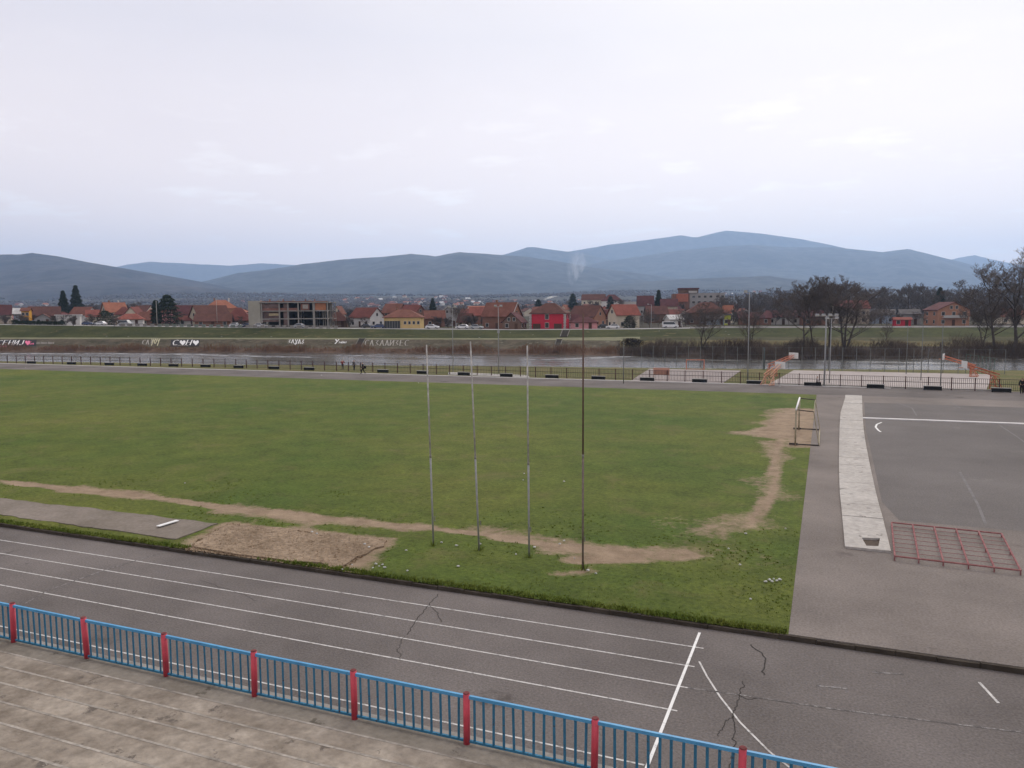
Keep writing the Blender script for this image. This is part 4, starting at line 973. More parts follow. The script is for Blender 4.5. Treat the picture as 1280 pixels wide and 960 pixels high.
for yy in (-.22, .22): window(o, (w/2, d*yy, 4.2), .9, 1.2, (1, 0, 0))
house(709, 722, 399, 393.5, 256, 'x', 0, 'pink', 'maroon', 'narrow pink house part between the red house and the low pink cottage', .9)
house(713, 747, 403.5, 397, 246, 'hip', -5, 'pink', 'maroon', 'low pink cottage with a dark hip roof and white windows', .6)
house(712, 757, 395, 382.5, 285, 'x', -36, 'terracotta', 'brown', 'brown roofed house with an orange brick gable right of the red house', .7)
house(745, 764, 397, 388, 300, 'x', 0, 'beige', 'maroon', 'maroon roofed house left of the stone coloured gable')
house(760, 799, 392.5, 381, 262, 'x', 30, 'cream', 'red', 'stone coloured house with a bright red orange roof and gable facing left', .6)
house(727, 757, 374.5, 368, 520, 'x', -8, 'cream', 'brown', 'broad brown roofed house on the rise behind the red house', .6)
house(752, 777, 376, 368.5, 500, 'hip', 0, 'white', 'maroon', 'large maroon roofed house beside the broad brown roof', .7)
house(776, 798, 378, 376, 420, 'flat', 0, 'white', 'pale', 'long white flat roofed hall behind the bright red orange roof', .5)
house(797, 816, 381, 370, 400, 'x', 0, 'grey', 'maroon', 'maroon roofed house left of the slim dark conifer')
house(826, 846, 382, 374, 390, 'x', 0, 'beige', 'maroon', 'maroon roofed house right of the slim dark conifer')
house(806, 834, 392, 383, 330, 'x', 8, 'brown', 'brown', 'brown house in the bare trees behind the street lamp')
house(831, 853, 398.5, 394, 262, 'x', 28, 'white', 'pale', 'small white house with a pale roof beside the road', .7)
house(858, 906, 391, 378.5, 300, 'hip', 0, 'brown', 'brown', 'broad brown hip roofed house below the apartment block', .7)
house(902, 918, 393, 382, 320, 'x', -34, 'cream', 'orange', 'house with an orange roof right of the apartment block', .9)
house(906, 913, 394, 392.5, 282, 'flat', 0, 'olive', 'grey', 'small lime yellow kiosk building by the road', 1)
house(884, 907, 398, 394, 290, 'x', 0, 'blue', 'grey', 'low blue grey shed left of the lime yellow kiosk', .6)
house(924, 962, 397, 391, 285, 'x', 0, 'brick', 'maroon', 'low brick house with a maroon roof in the bare trees', .5)
house(958, 1002, 395.5, 388.5, 290, 'x', -10, 'white', 'maroon', 'low white walled house with a long maroon roof behind the bare trees', .5)
house(1002, 1030, 396, 388, 280, 'x', 0, 'brick', 'maroon', 'maroon roofed brick house behind the floodlight mast')
house(1040, 1083, 385, 376, 300, 'x', 8, 'beige', 'darkred', 'two storey beige house with a reddish roof behind the forked bare tree', .6)
house(1118, 1137, 400.5, 397.5, 262, 'x', 0, 'red', 'red', 'low red shed right of the forked bare tree', .6)
house(1124, 1148, 392, 387, 285, 'x', 6, 'grey', 'grey', 'grey house with white window bands behind the low red shed', .7)
o, w, d, ze, zr = house(1160, 1206, 387, 378, 270, 'y', 16, 'terracotta', 'maroon', 'orange brick house with a wide gable and balconies near the right edge', .9)
q = MB(); q.box((0, -d/2-.6, 2.9), (w*.75, 1.2, .18)); q.box((0, -d/2-1.17, 3.35), (w*.75, .06, .75)); q.build('balcony', m_trim, o)
house(1197, 1210, 394, 390, 275, 'x', 0, 'white', 'maroon', 'small white house right of the orange brick house', .8)
house(1250, 1290, 395, 386, 290, 'x', 0, 'cream', 'rust', 'pale house behind the tall bare tree at the right edge', .6)
house(1083, 1116, 393, 387, 300, 'x', 0, 'blue', 'grey', 'blue grey shed among the bare trees right of the beige house', .5)
# apartment block
b = at_plain(873, 430); o = empty('apartment_block', b, YAW-.12); tag(o, 'apartment block with a brick red wing and a white wing above the roofs', 'apartment block')
sc_ = 430/F
def bx(name, x0, x1, y0, y1, m, par, dep=12, off=0):
    z1, z0 = at(873, y0, 430).z-b.z, at(873, y1, 430).z-b.z
    q = MB(); q.box(((x0+x1-2*873)/2*sc_, dep/2+off, (z0+z1)/2), ((x1-x0)*sc_, dep, z1-z0)); return q.build(name, m, par)
bx('brick_wing', 842, 862, 367, 394, wm('brick'), o); bx('brick_wing', 846, 860, 366.8, 377, mat('brick_bright', (.36, .13, .085), .9, .15, 1), o, 1, -.9)
ww = bx('white_wing', 862.2, 905, 366.3, 394, wm('grey'), o, 12, .4); bx('top_storey', 850, 873, 361.5, 366, wm('brown'), o, 9, 1.5); bx('parapet', 861, 871, 363.5, 366.2, m_trim, o, 2, -.3); bx('roof', 849, 874, 359.6, 361.4, rm('maroon'), o, 10, 1)
for x in (867, 874, 881, 888, 896, 902): 
    for y0 in (369, 376): 
        z1 = at(873, y0, 430).z-b.z; window(o, ((x-873)*sc_, .4, z1-.8), 1.5, 1.2, (0, -1, 0))
# unfinished concrete building
v0 = 264; b = at_plain(362, v0); b.z = bank(362, 4).z+.1; W_ = 99*v0/F*.985; o = empty('unfinished_building', b, YAW+.10); tag(o, 'unfinished three storey concrete frame building with brick infill and a blank stair tower', 'building')
m_fr = mat('raw_concrete', (.27, .25, .225), .93, .25, .3, fine=.15, fscale=3); m_infill = mat('hollow_brick', (.22, .11, .085), .95, .25, .5, fine=.2, fscale=4); m_infill2 = mat('old_brick_purple', (.16, .11, .10), .95, .3, .5); m_tw = mat('tower_render', (.33, .31, .26), .93, .12, .3)
m_dark = mat('shaded_interior', (.05, .043, .04), .95, .3, .5); m_orb = mat('orange_block', (.36, .16, .09), .95, .2, .6)  # m_dark: interior shade painted into the rear wall and partition colour
Z = lambda y: at(362, y, v0).z-b.z
def X(px): return (px-362)*v0/F
D_ = 11.0; lev = [0.05, Z(398.6), Z(388.7), Z(378.0)]
for i, z in enumerate(lev):
    q = MB(); q.box(((X(327)+X(409))/2, D_/2, z), (X(409)-X(327)+(1.0 if i == 3 else 0), D_+(.8 if i == 3 else 0), .32)); q.build('floor_slab' if i < 3 else 'roof_slab', m_fr, o)
q = MB(); q.box(((X(312)+X(326.6))/2, 2.8, Z(375.8)/2), (X(326.6)-X(312), 5.6, Z(375.8))); q.build('stair_tower', m_tw, o)
for px in (328, 349.5, 360, 372.5, 391.5, 408.3):
    for yy in (.2, D_/2, D_-.3):
        if yy != .2 and px in (349.5, 360): continue
        q = MB(); q.box((X(px), yy, lev[3]/2), (.42 if px != 391.5 else .75, .42, lev[3]-.1)); q.build('column', m_fr, o)
def panel(x0, x1, y0, y1, m, name='brick_infill', dep=.22, off=.25):
    q = MB(); q.box(((X(x0)+X(x1))/2, off+dep/2, (Z(y0)+Z(y1))/2), (X(x1)-X(x0), dep, Z(y0)-Z(y1))); return q.build(name, m, o)
panel(328.6, 349, 379.6, 384.6, m_infill2); panel(328.6, 372, 385, 388.2, m_infill); panel(354.5, 359.6, 379.6, 384.6, m_infill2); panel(328.6, 349, 389.4, 397.9, m_infill2, off=1.2); panel(336, 348, 391.5, 394.5, mat('ply_board', (.45, .36, .22), .9, .2, 1), 'leaning_board', .1, .9)
panel(354.3, 360, 389.5, 407, m_infill2); panel(328.6, 349, 399.5, 402, m_infill2); panel(375.5, 386, 379.6, 387.6, m_infill); panel(393.2, 406.5, 379.3, 387.8, m_orb); panel(378, 384.5, 380.8, 386, mat('grey_block', (.33, .30, .27), .9, .2, 1), 'block_infill', .12, .1)
panel(327.4, 409, 376.4, 377.6, m_infill, 'parapet', .2, -.35)
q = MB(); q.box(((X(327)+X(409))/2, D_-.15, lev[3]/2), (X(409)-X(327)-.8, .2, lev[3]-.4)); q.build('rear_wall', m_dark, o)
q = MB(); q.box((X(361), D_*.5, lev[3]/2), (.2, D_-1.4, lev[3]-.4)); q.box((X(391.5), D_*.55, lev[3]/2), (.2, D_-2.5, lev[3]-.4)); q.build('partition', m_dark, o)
for k, px in enumerate((337, 347, 352, 366, 380, 385, 392)):
    q = MB(); q.box((X(px), 2+k % 3, lev[3]+.16+.35), (.9 if k % 2 else .4, .4, .7 if k % 2 else 1.2)); q.build('roof_stub', m_fr if k % 2 else m_infill, o)
for px in (402, 404.5, 410, 412.5, 414.5):
    q = MB(); q.bar((X(px), 1.5 if px < 408 else 4+(px-410), 0), (X(px), 1.5 if px < 408 else 4+(px-410), lev[2] if px < 408 else lev[3]), .11, n=5); q.build('prop', m_fr, o)
q = MB()
for zz_ in lev[1:]: q.box(((X(409)+X(415))/2, 6.5, zz_), (X(415)-X(409), 6, .2))
q.build('balcony_slab', m_fr, o)

# filler rows of houses
used = []
cmb_ = [('darkred', 'beige'), ('brown', 'cream'), ('rust', 'white'), ('maroon', 'grey'), ('orange', 'cream'), ('red', 'pink')]
for k in range(112):
    px = rnd.uniform(-30, 930); v = rnd.choice([380, 430, 480, 560, 650, 760, 880, 1000])+rnd.uniform(-20, 20); w = rnd.uniform(9, 15)
    rf, wl = rnd.choice(cmb_); hw = w*F/v/2; b = at_plain(px, v); hz = 388.5-.0079*(px-640)
    ze = rnd.choice([3.2, 4.5, 5.8]); ye = hz+(H-b.z-ze)*F/v; yr = hz+(H-b.z-ze-rnd.uniform(2.2, 3.6))*F/v
    house(px-hw, px+hw, ye, yr, v, rnd.choice('xxy')if rnd.random() < .8 else 'hip', rnd.choice([-35, -15, 0, 15, 35]), wl, rf, '%s roofed %s walled house in the back rows behind the riverside houses' % ({'darkred': 'dark red'}.get(rf, rf), wl), rnd.uniform(.65, .9), 0, group='%s and %s houses in the back rows' % (rf, wl))
# far village dots
def tiny(wall, roof):
    q = MB(); q.box((0, 0, 2.6), (11, 9, 5.2), m=0); n0 = len(q.f); gable_slab(q, 11, 9, 5.2, 8.4, 'x')
    for i in range(n0, len(q.f)): q.mi[i] = 1
    for s in (-1, 1): q.quad((s*5.5, -4.5*s, 5.2), (s*5.5, 4.5*s, 5.2), (s*5.5, 0, 8.3), m=0)
    return q, [wm(wall), rm(roof)]
protos = {}
zones = [(20, 62, 1700, 2100, 7), (95, 150, 1500, 1900, 4), (300, 345, 1500, 2300, 10), (425, 560, 1300, 2700, 38), (545, 640, 1500, 2400, 16), (625, 790, 1200, 2200, 18), (870, 950, 2200, 2900, 10), (990, 1020, 1500, 1800, 3)]
for (a_, c_, v0_, v1_, n) in zones:
    for _ in range(n):
        px = rnd.uniform(a_, c_); v = rnd.uniform(v0_, v1_); kind = rnd.choice([('white', 'pale'), ('white', 'orange'), ('white', 'rust'), ('pink', 'darkred'), ('cream', 'orange')])
        if kind not in protos:
            q, ms = tiny(*kind); o = q.build('house', ms); protos[kind] = o
        else: o = protos[kind].copy(); COL.objects.link(o)
        p = at_plain(px, v); p.z -= 1; o.location = p + Vector((0, 0, mnoise.noise(p*.002)*12*min(1, max(0, (v-1200)/1500))))
        o.rotation_euler.z = YAW+rnd.uniform(-1.2, 1.2); s_ = rnd.uniform(.8, 1.5); o.scale = (s_, 1, rnd.uniform(.8, 1.15))
        tag(o, 'tiny distant %s house with a %s roof on the far valley slope' % (kind[0], {'darkred': 'dark red'}.get(kind[1], kind[1])), 'house', 'distant %s and %s houses on the valley slope' % kind)

# ================================================================== trees
m_bark = mat('bark', (.075, .063, .055), .95, .3, 1.5); m_twig = mat('twigs', (.12, .098, .085), .95, .3, .4); m_twigp = mat('pale_twigs', (.17, .145, .13), .95, .25, .4); m_twigw = mat('belt_twigs', (.120, .102, .095), .95, .3, .2)
def grow(seed, h, spread, levels, up=.55, kids_=(11, 7, 6, 5), fork=1, tw=.012, lead=.86, low=.2):
    r = random.Random(seed); T = MB(); Cn = MB()
    def br(p, d, l, rad, lv):
        mbq = T if lv <= 1 else Cn; n = 6 if lv == 0 else (4 if lv <= 1 else 3); segs = 5 if lv == 0 else (3 if lv <= 2 else 2); q = p; pts = [p]; wob = .07 if lv == 0 else .17
        for s in range(segs):
            d = (d+Vector((r.gauss(0, wob), r.gauss(0, wob), r.gauss(.06, .08)))).normalized(); q2 = q+d*(l/segs); f0, f1 = 1-.8*s/segs, 1-.8*(s+1)/segs
            mbq.bar(q, q2, max(tw*.7, rad*f0), max(tw*.6, rad*f1), n=n, cap=False); q = q2; pts.append(q)
        if lv >= levels: return
        k = kids_[min(lv, len(kids_)-1)]
        for i in range(k):
            t = (low+(1-low)*(i+r.random())/k) if lv == 0 else r.uniform(.22, 1); f = min(segs-1e-3, t*segs); a_ = int(f); bp_ = pts[a_].lerp(pts[a_+1], f-a_)
            az = i*2.4+r.uniform(-.6, .6); out = Vector((math.cos(az), math.sin(az), 0)); nd = (d*(.45 if lv else .2)+out*spread*r.uniform(.6, 1.1)+Vector((0, 0, up*r.uniform(.4, 1.1)))).normalized()
            ll = l*(.62-.36*abs(t-.35))*r.uniform(.75, 1.15) if lv == 0 else l*r.uniform(.36, .62)*(1.15-.5*t)
            br(bp_, nd, ll, max(tw if lv < levels-2 else tw*.8, rad*(.5 if lv == 0 else .42)*(1.1-.5*t)), lv+1)
    for f in range(fork):
        a_ = f*2.1; br(Vector((0, 0, -.2)), Vector((.3*math.cos(a_)*(fork > 1), .3*math.sin(a_)*(fork > 1), 1)).normalized(), h*lead, h*.014, 0)
    return T, Cn
PROTO = []
def tree_proto(seed, h, spread, levels, tw_mat, **kw):
    T, Cn = grow(seed, h, spread, levels, **kw); zs = max(p[2] for p in Cn.v)
    o = empty('bare_tree', (0, 0, -500)); T.build('trunk', m_bark, o); Cn.build('crown', tw_mat, o); o['_h'] = zs; return o
SPEC = [tree_proto(11, 14, .95, 5, m_twig, kids_=(11, 7, 6, 5, 3), tw=.018), tree_proto(12, 14, .95, 5, m_twig, fork=2, kids_=(9, 6, 5, 5, 3), tw=.017), tree_proto(13, 16, .7, 5, m_twig, up=.8, low=.3, kids_=(11, 7, 6, 5, 3), tw=.018), tree_proto(14, 20, .75, 5, m_twigp, up=.8, kids_=(14, 8, 6, 5, 3), tw=.021), tree_proto(15, 12, 1.0, 5, m_twig, fork=3, kids_=(7, 6, 5, 5, 2), lead=.75)]
BELT = [tree_proto(21, 14, .85, 4, m_twigw, kids_=(10, 6, 5, 5), tw=.05, low=.1), tree_proto(22, 15, .6, 4, m_twigw, up=.8, kids_=(10, 6, 5, 5), tw=.05, low=.1), tree_proto(23, 12, 1.0, 4, m_twigw, kids_=(9, 6, 5, 4), fork=2, tw=.05, low=.1)]
SHRUB = [tree_proto(31, 12, 1.0, 4, m_twigw, kids_=(8, 6, 5, 4), fork=3, tw=.10, low=.08), tree_proto(32, 12, .85, 4, m_twig, kids_=(9, 6, 5, 4), tw=.09, low=.08)]
USED = set()
def plant(pr, base, h, lab, group=None, rz=None, wide=1.0):
    o = pr if pr.name not in USED else copy_tree(pr); USED.add(pr.name)
    s = h/pr['_h']; o.location = base; o.scale = (s*wide, s*wide, s); o.rotation_euler.z = rnd.uniform(0, 6.28) if rz is None else rz; tag(o, lab, 'tree', group); return o
for i, px, py, ty, lab, wide in ((1, 877, 436, 371, 'broad bare tree with two trunks on the scrub bank below the apartment block', 1.15), (4, 938, 433, 384, 'small forked bare tree on the bank behind the tall thin lamp post', 1.0), (0, 1004, 437, 356, 'bare tree on the bank left of the floodlight mast', 1.2), (2, 1016, 436, 352, 'straight bare tree on the bank just behind the floodlight mast', 1.0),
                             (2, 1037, 434, 349, 'tall bare tree on the bank right of the floodlight mast', 1.2), (4, 1056, 440, 350, 'forked bare tree leaning over the water right of the mast', 1.2), (0, 1107, 431, 404, 'tiny bare sapling on the meadow between the masts and net poles', .9),
                             (0, 1243, 441, 338, 'dark bare tree left of the tallest tree at the right edge', 1.3), (3, 1268, 444, 308, 'tallest pale bare tree on the river bank at the right edge', 1.5), (3, 1300, 443, 322, 'bare tree cut by the right edge of the photo', 1.1), (1, 1228, 432, 372, 'low bushy bare tree left of the dark bare tree at the right edge', 1.2)):
    b = bank_on(px, py); plant(SPEC[i], b, (at(px, ty, b.dot(HF)).z-b.z)*1.08, lab, 'bare trees on the river bank', wide=wide)
for px, ty, i, lab in ((569, 374, 1, 'bare tree on the levee in front of the grey gabled house'), (819, 384, 0, 'thin bare tree on the levee by the street lamp'), (797, 392, 4, 'low bare tree right of the red orange roof'), (860, 384, 4, 'bare tree on the levee in front of the brown hip roof'), (1000, 384, 0, 'bare tree on the levee in front of the low white walled house')):
    b = bank(px, 4)+HF*9.5; b.z = top_z(px); plant(SPEC[i], b, at(px, ty, b.dot(HF)).z-b.z, lab, 'bare trees on the levee', wide=1.1)
def belt(n, x0, x1, v0_, v1_, tops, lab, grp, pr=None):
    for k in range(n):
        px = lerp(x0, x1, (k+rnd.random())/n); v = rnd.uniform(v0_, v1_); ty = interp(tops, px)+rnd.uniform(-3, 6); b = at_plain(px, v); h = at(px, ty, v).z-b.z
        plant(rnd.choice(pr or BELT), b, max(4, h), lab, grp, wide=rnd.uniform(.9, 1.4))
belt(66, 895, 1260, 330, 520, [(895, 372), (930, 366), (960, 362), (985, 360), (1010, 358), (1060, 352), (1075, 360), (1110, 360), (1145, 354), (1170, 362), (1200, 360), (1260, 366)], 'bare grey brown tree in the dense belt behind the right houses', 'belt of bare trees behind the right houses')
belt(70, -30, 330, 480, 900, [(-30, 384), (40, 386), (150, 379), (200, 378), (250, 385), (330, 388)], 'hazy bare tree among the left back rows of houses', 'hazy bare trees behind the left houses', SHRUB)
belt(26, 330, 650, 420, 1000, [(330, 388), (430, 386), (560, 388), (650, 386)], 'hazy bare tree among the middle back rows of houses', 'hazy bare trees behind the middle houses', SHRUB)
belt(30, 640, 900, 420, 900, [(640, 384), (720, 378), (800, 374), (900, 372)], 'hazy bare tree among the roofs left of the apartment block', 'hazy bare trees left of the apartment block', SHRUB)
belt(52, 795, 1260, 254, 300, [(800, 393), (860, 387), (930, 384), (1000, 378), (1100, 384), (1150, 388), (1210, 384), (1260, 376)], 'low bare tree between the road and the right houses', 'low bare trees behind the road', SHRUB+BELT)
belt(46, -20, 660, 262, 330, [(-20, 397), (120, 393), (320, 396), (450, 396), (560, 394), (660, 398)], 'small bare tree or shrub between the levee road and the riverside houses', 'small bare trees behind the levee road', SHRUB)
q = MB(); r_ = random.Random(5)
def clump(p, w, h):
    k = len(q.v); q.v += [tuple(p+Vector((w*math.cos(a_)*r_.uniform(.6, 1.2), w*math.sin(a_)*r_.uniform(.6, 1.2), h*r_.uniform(.25, .6)))) for a_ in (0, 1.26, 2.5, 3.8, 5.0)]; q.v += [tuple(p+Vector((r_.gauss(0, w*.2), r_.gauss(0, w*.2), h))), tuple(p-Vector((0, 0, 1)))]
    for i in range(5): j = (i+1) % 5; q.f += [(k+i, k+j, k+5), (k+j, k+i, k+6)]; q.mi += [0, 0]
for _ in range(20000):
    px = r_.uniform(-120, 1400); v = 620+2500*r_.random()**.8; p = at_plain(px, v)
    if mnoise.noise(Vector((p.x*.0025, p.y*.0025, 4)))+.25*mnoise.noise(p*.02) < -.2: continue
    p.z += mnoise.noise(p*.002)*12*min(1, max(0, (v-1200)/1500)) if v > 1200 else 0
    clump(p, r_.uniform(3, 8), r_.uniform(3, 9))
tag(q.build('distant_woods', mat('distant_twigs', (.060, .048, .045), .97, .35, .02, col2=(.085, .068, .06))), 'brownish leafless woods scattered over the far valley floor', 'wood', kind='stuff')
# conifers
def conifer(px, by, ty, x0, x1, v, lab, cone=1.0, base=None):
    b = at_plain(px, v) if by is None else base; h = at(px, ty, v).z-b.z; rad = (x1-x0)/2*v/F*1.45; o = empty('conifer', b); tag(o, lab, 'tree')
    q = MB(); q.bar((0, 0, -.3), (0, 0, h*.95), h*.018, .03, n=6); q.build('trunk', m_bark, o); q = MB(); r = random.Random(int(px))
    n = 3600
    for k in range(n):
        t = r.random()**.8; z = h*(.08+.92*t); tier = .82+.18*math.sin(t*46); prof_ = (1-t)**cone*(.35+.65*min(1, t*6+.25)) if cone >= 1 else min(1, .55+t*2.2)*(1-t)**.5
        rr = rad*prof_*tier*(r.random()**.25)*(1+.2*mnoise.noise(Vector((px, t*9, r.random()*2)))); a_ = r.uniform(0, 6.283); c = Vector((rr*math.cos(a_), rr*math.sin(a_), z-.12*rr)); out = Vector((math.cos(a_), math.sin(a_), -.35)).normalized(); sd = Vector((-math.sin(a_), math.cos(a_), r.uniform(-.4, .4))); l = h*.05*r.uniform(.6, 1.3)+.12; w = l*.38
        q.quad(c-sd*w, c+sd*w, c+out*l)
    q.build('crown', mat('conifer_needles', (.016, .026, .017), .95, .45, 1.2, col2=(.042, .058, .034)), o); return o
conifer(80, None, 363, 71, 89, 400, 'dark conifer, left and shorter of the twin pair behind the white flat roof'); conifer(96, None, 356.5, 86, 106, 405, 'dark conifer, right and taller of the twin pair behind the white flat roof', 1.0)
conifer(209.5, None, 368, 195, 224, 282, 'large dark round conifer behind the pale utility pole', .6); conifer(195, None, 375, 189, 201, 290, 'slimmer dark conifer touching the large round one', .8); conifer(541, None, 372.5, 534, 548, 400, 'lone dark conical conifer above the plain rust roof')
conifer(823, None, 362.5, 816, 830, 400, 'slim dark conifer between two maroon roofs'); conifer(1174, None, 359, 1163, 1186, 350, 'dark conifer above the orange brick house'); conifer(716, None, 367, 710, 722, 560, 'hazy dark conifer behind the red house', .8); conifer(763, None, 370, 758, 768, 440, 'narrow dark conifer between the back roofs', .9)
conifer(673, None, 374, 667, 679, 500, 'small hazy conifer beside the white smoke', .8); conifer(787, None, 394, 779, 796, 252, 'round evergreen bush in front of the red orange roof', .5); conifer(131, None, 388, 118, 144, 292, 'grey green leafy evergreen beside the low white house', .5)
# scrub on the right bank, reeds on the left bank: nobody could count the stems
def brush(name, n, x0, x1, row, t0, t1, l0, l1, m, lab, w=.02, lean=.35):
    q = MB()
    for k in range(n):
        px = rnd.uniform(x0, x1); t = rnd.uniform(t0, t1); p = bank(px, row).lerp(bank(px, row+1), t); cl = .5+mnoise.noise(p*.12); 
        if rnd.random() > cl+.25: continue
        l = rnd.uniform(l0, l1)*(.25+1.5*cl)
        d = Vector((rnd.gauss(0, lean), rnd.gauss(0, lean), 1)).normalized(); q.bar(p-d*.1, p+d*l, w, w*.4, n=3, cap=False)
        for j in range(3): s = p+d*l*rnd.uniform(.3, .8); d2 = (d+Vector((rnd.gauss(0, .6), rnd.gauss(0, .6), rnd.gauss(0, .3)))).normalized(); q.bar(s, s+d2*l*.45, w*.7, w*.3, n=3, cap=False)
    return tag(q.build(name, m), lab, 'scrub', kind='stuff')
m_brush = mat('brush_stem', (.060, .047, .042), .95, .4, .1, col2=(.145, .112, .088)); m_reed = mat('reed_stem', (.13, .065, .045), .95, .4, .1, col2=(.24, .15, .09))
brush('bank_scrub', 9000, 772, 1420, 0, .0, 1.0, .8, 2.0, m_brush, 'dense dark leafless scrub covering the right river bank', .03)
brush('dry_reeds', 7000, -120, 775, 0, .15, 1.0, .4, 1.2, m_reed, 'rusty dry reeds along the water below the stone revetment', .03, .2)
brush('dry_meadow_grass', 2200, 775, 1420, 1, .0, .5, .3, .8, mat('meadow_stem', (.20, .15, .07), .95, .3, .2, col2=(.30, .23, .12)), 'tall dry grass on the flat meadow above the scrub', .025, .25)

# ================================================================== levee furniture: parapet, hedge, kerb, stairs, graffiti, cars
m_par = mat('parapet_greenish', (.17, .19, .165), .92, .2, .5, fine=.12, fscale=3); m_par2 = mat('parapet_grey', (.24, .225, .205), .92, .2, .5)
b0 = bank(290, 4)+HF*.9; o = empty('parapet_wall', b0); tag(o, 'grey green concrete parapet with gaps along the levee top on the left', 'parapet')
pxs = [150+4.6*i for i in range(62)]
for i in range(0, 60, 2):
    A, B = bank(pxs[i], 4)+HF*.9-b0, bank(pxs[i+1], 4)+HF*.9-b0; d = B-A; c_ = (A+B)/2+Vector((0, 0, .5)); q = MB(); q.box(c_, (d.length, .3, .95), math.atan2(d.y, d.x)); q.build('parapet_block', m_par if 190 < pxs[i] < 300 else m_par2, o)
    C_ = bank(pxs[i+2], 4)+HF*.9-b0; d = C_-B; q = MB(); q.box((B+C_)/2+Vector((0, 0, .92)), (d.length, .12, .12), math.atan2(d.y, d.x)); q.build('rail', m_par2, o)
def leafy(name, lab, cat, path, h, dep, n, m):
    o = empty(name, path[0]); tag(o, lab, cat); q = MB(); st_ = MB()
    for k in range(n):
        t = rnd.random()*(len(path)-1); i = min(len(path)-2, int(t)); p = path[i].lerp(path[i+1], t-i)-path[0]; z = h*rnd.random()**.6*(1+.3*mnoise.noise(p*.4)); c = p+Vector((rnd.gauss(0, dep*.4), rnd.gauss(0, dep*.4), z)); a_ = Vector((rnd.gauss(0, 1), rnd.gauss(0, 1), rnd.gauss(0, 1))).normalized(); e_ = a_.orthogonal().normalized(); s = rnd.uniform(.1, .22)
        q.quad(c-a_*s, c+e_*s, c+a_*s)
    for k in range(0, 14): p = path[0].lerp(path[-1], (k+.5)/14)-path[0]; st_.bar(p, p+Vector((0, 0, h*.7)), .04, n=4)
    q.build('foliage', m, o); st_.build('stem', m_bark, o); return o
m_hedge = mat('hedge_leaf', (.018, .026, .016), .95, .4, 1, col2=(.035, .048, .026))
leafy('hedge', 'dark clipped hedge on the levee top near the left edge', 'hedge', [bank(px, 4)+HF*2.0 for px in (11, 28, 45, 62, 77)], 1.5, 1.0, 4200, m_hedge)
leafy('bush', 'dark spreading bush on the bank at the end of the revetment', 'bush', [bank_on(px, 434) for px in (782, 790, 800)], 2.0, 2.2, 1500, mat('bush_twig', (.035, .028, .024), .95, .4, 1))
kb = MB()
for a_, c_ in zip(PXS, PXS[1:]):
    if a_ < 860: continue
    A, B = bank(a_, 4)+HF*.5, bank(c_, 4)+HF*.5; d = B-A; kb.box((A+B)/2+Vector((0, 0, .25)), (d.length-.03, .25, .4), math.atan2(d.y, d.x))
tag(kb.build('road_kerb', mat('kerb_white', (.52, .50, .48), .9, .12, .3)), kind='structure')
def stairs(x0, x1, xo, y0, y1, lab):     # concrete steps down the embankment
    A0, A1 = bank_on(x0, y0), bank_on(x1, y0); B0, B1 = bank_on(x0-xo, y1), bank_on(x1-xo, y1); o = empty('embankment_stairs', B0); tag(o, lab, 'stairs'); n = 14; q = MB()
    for k in range(n):
        t0 = k/n; t1 = (k+1)/n; P = [B0.lerp(A0, t0), B1.lerp(A1, t0), B1.lerp(A1, t1), B0.lerp(A0, t1)]; zt = P[2].z+.16
        q.prism([(p.x-B0.x, p.y-B0.y) for p in P], min(p.z for p in P)-B0.z-.6, zt-B0.z)
    q.build('steps', mat('stair_concrete', (.075, .068, .06), .95, .25, .8), o)
    for A, B in ((A0, B0), (A1, B1)):
        q = MB(); q.bar(B-B0+Vector((0, 0, .2)), A-B0+Vector((0, 0, .2)), .16, n=4); q.build('side_wall', mat('stair_cheek', (.15, .14, .12), .95, .2, .8), o)
stairs(449, 457, 6, 423.6, 434.5, 'dark concrete steps down the revetment below the white gabled house')
stairs(696, 703, 5, 424.5, 441, 'dark concrete steps from the path to the water below the red house')
stairs(703, 712, 3, 413.5, 421.5, 'dark concrete steps down the grass slope below the red house')
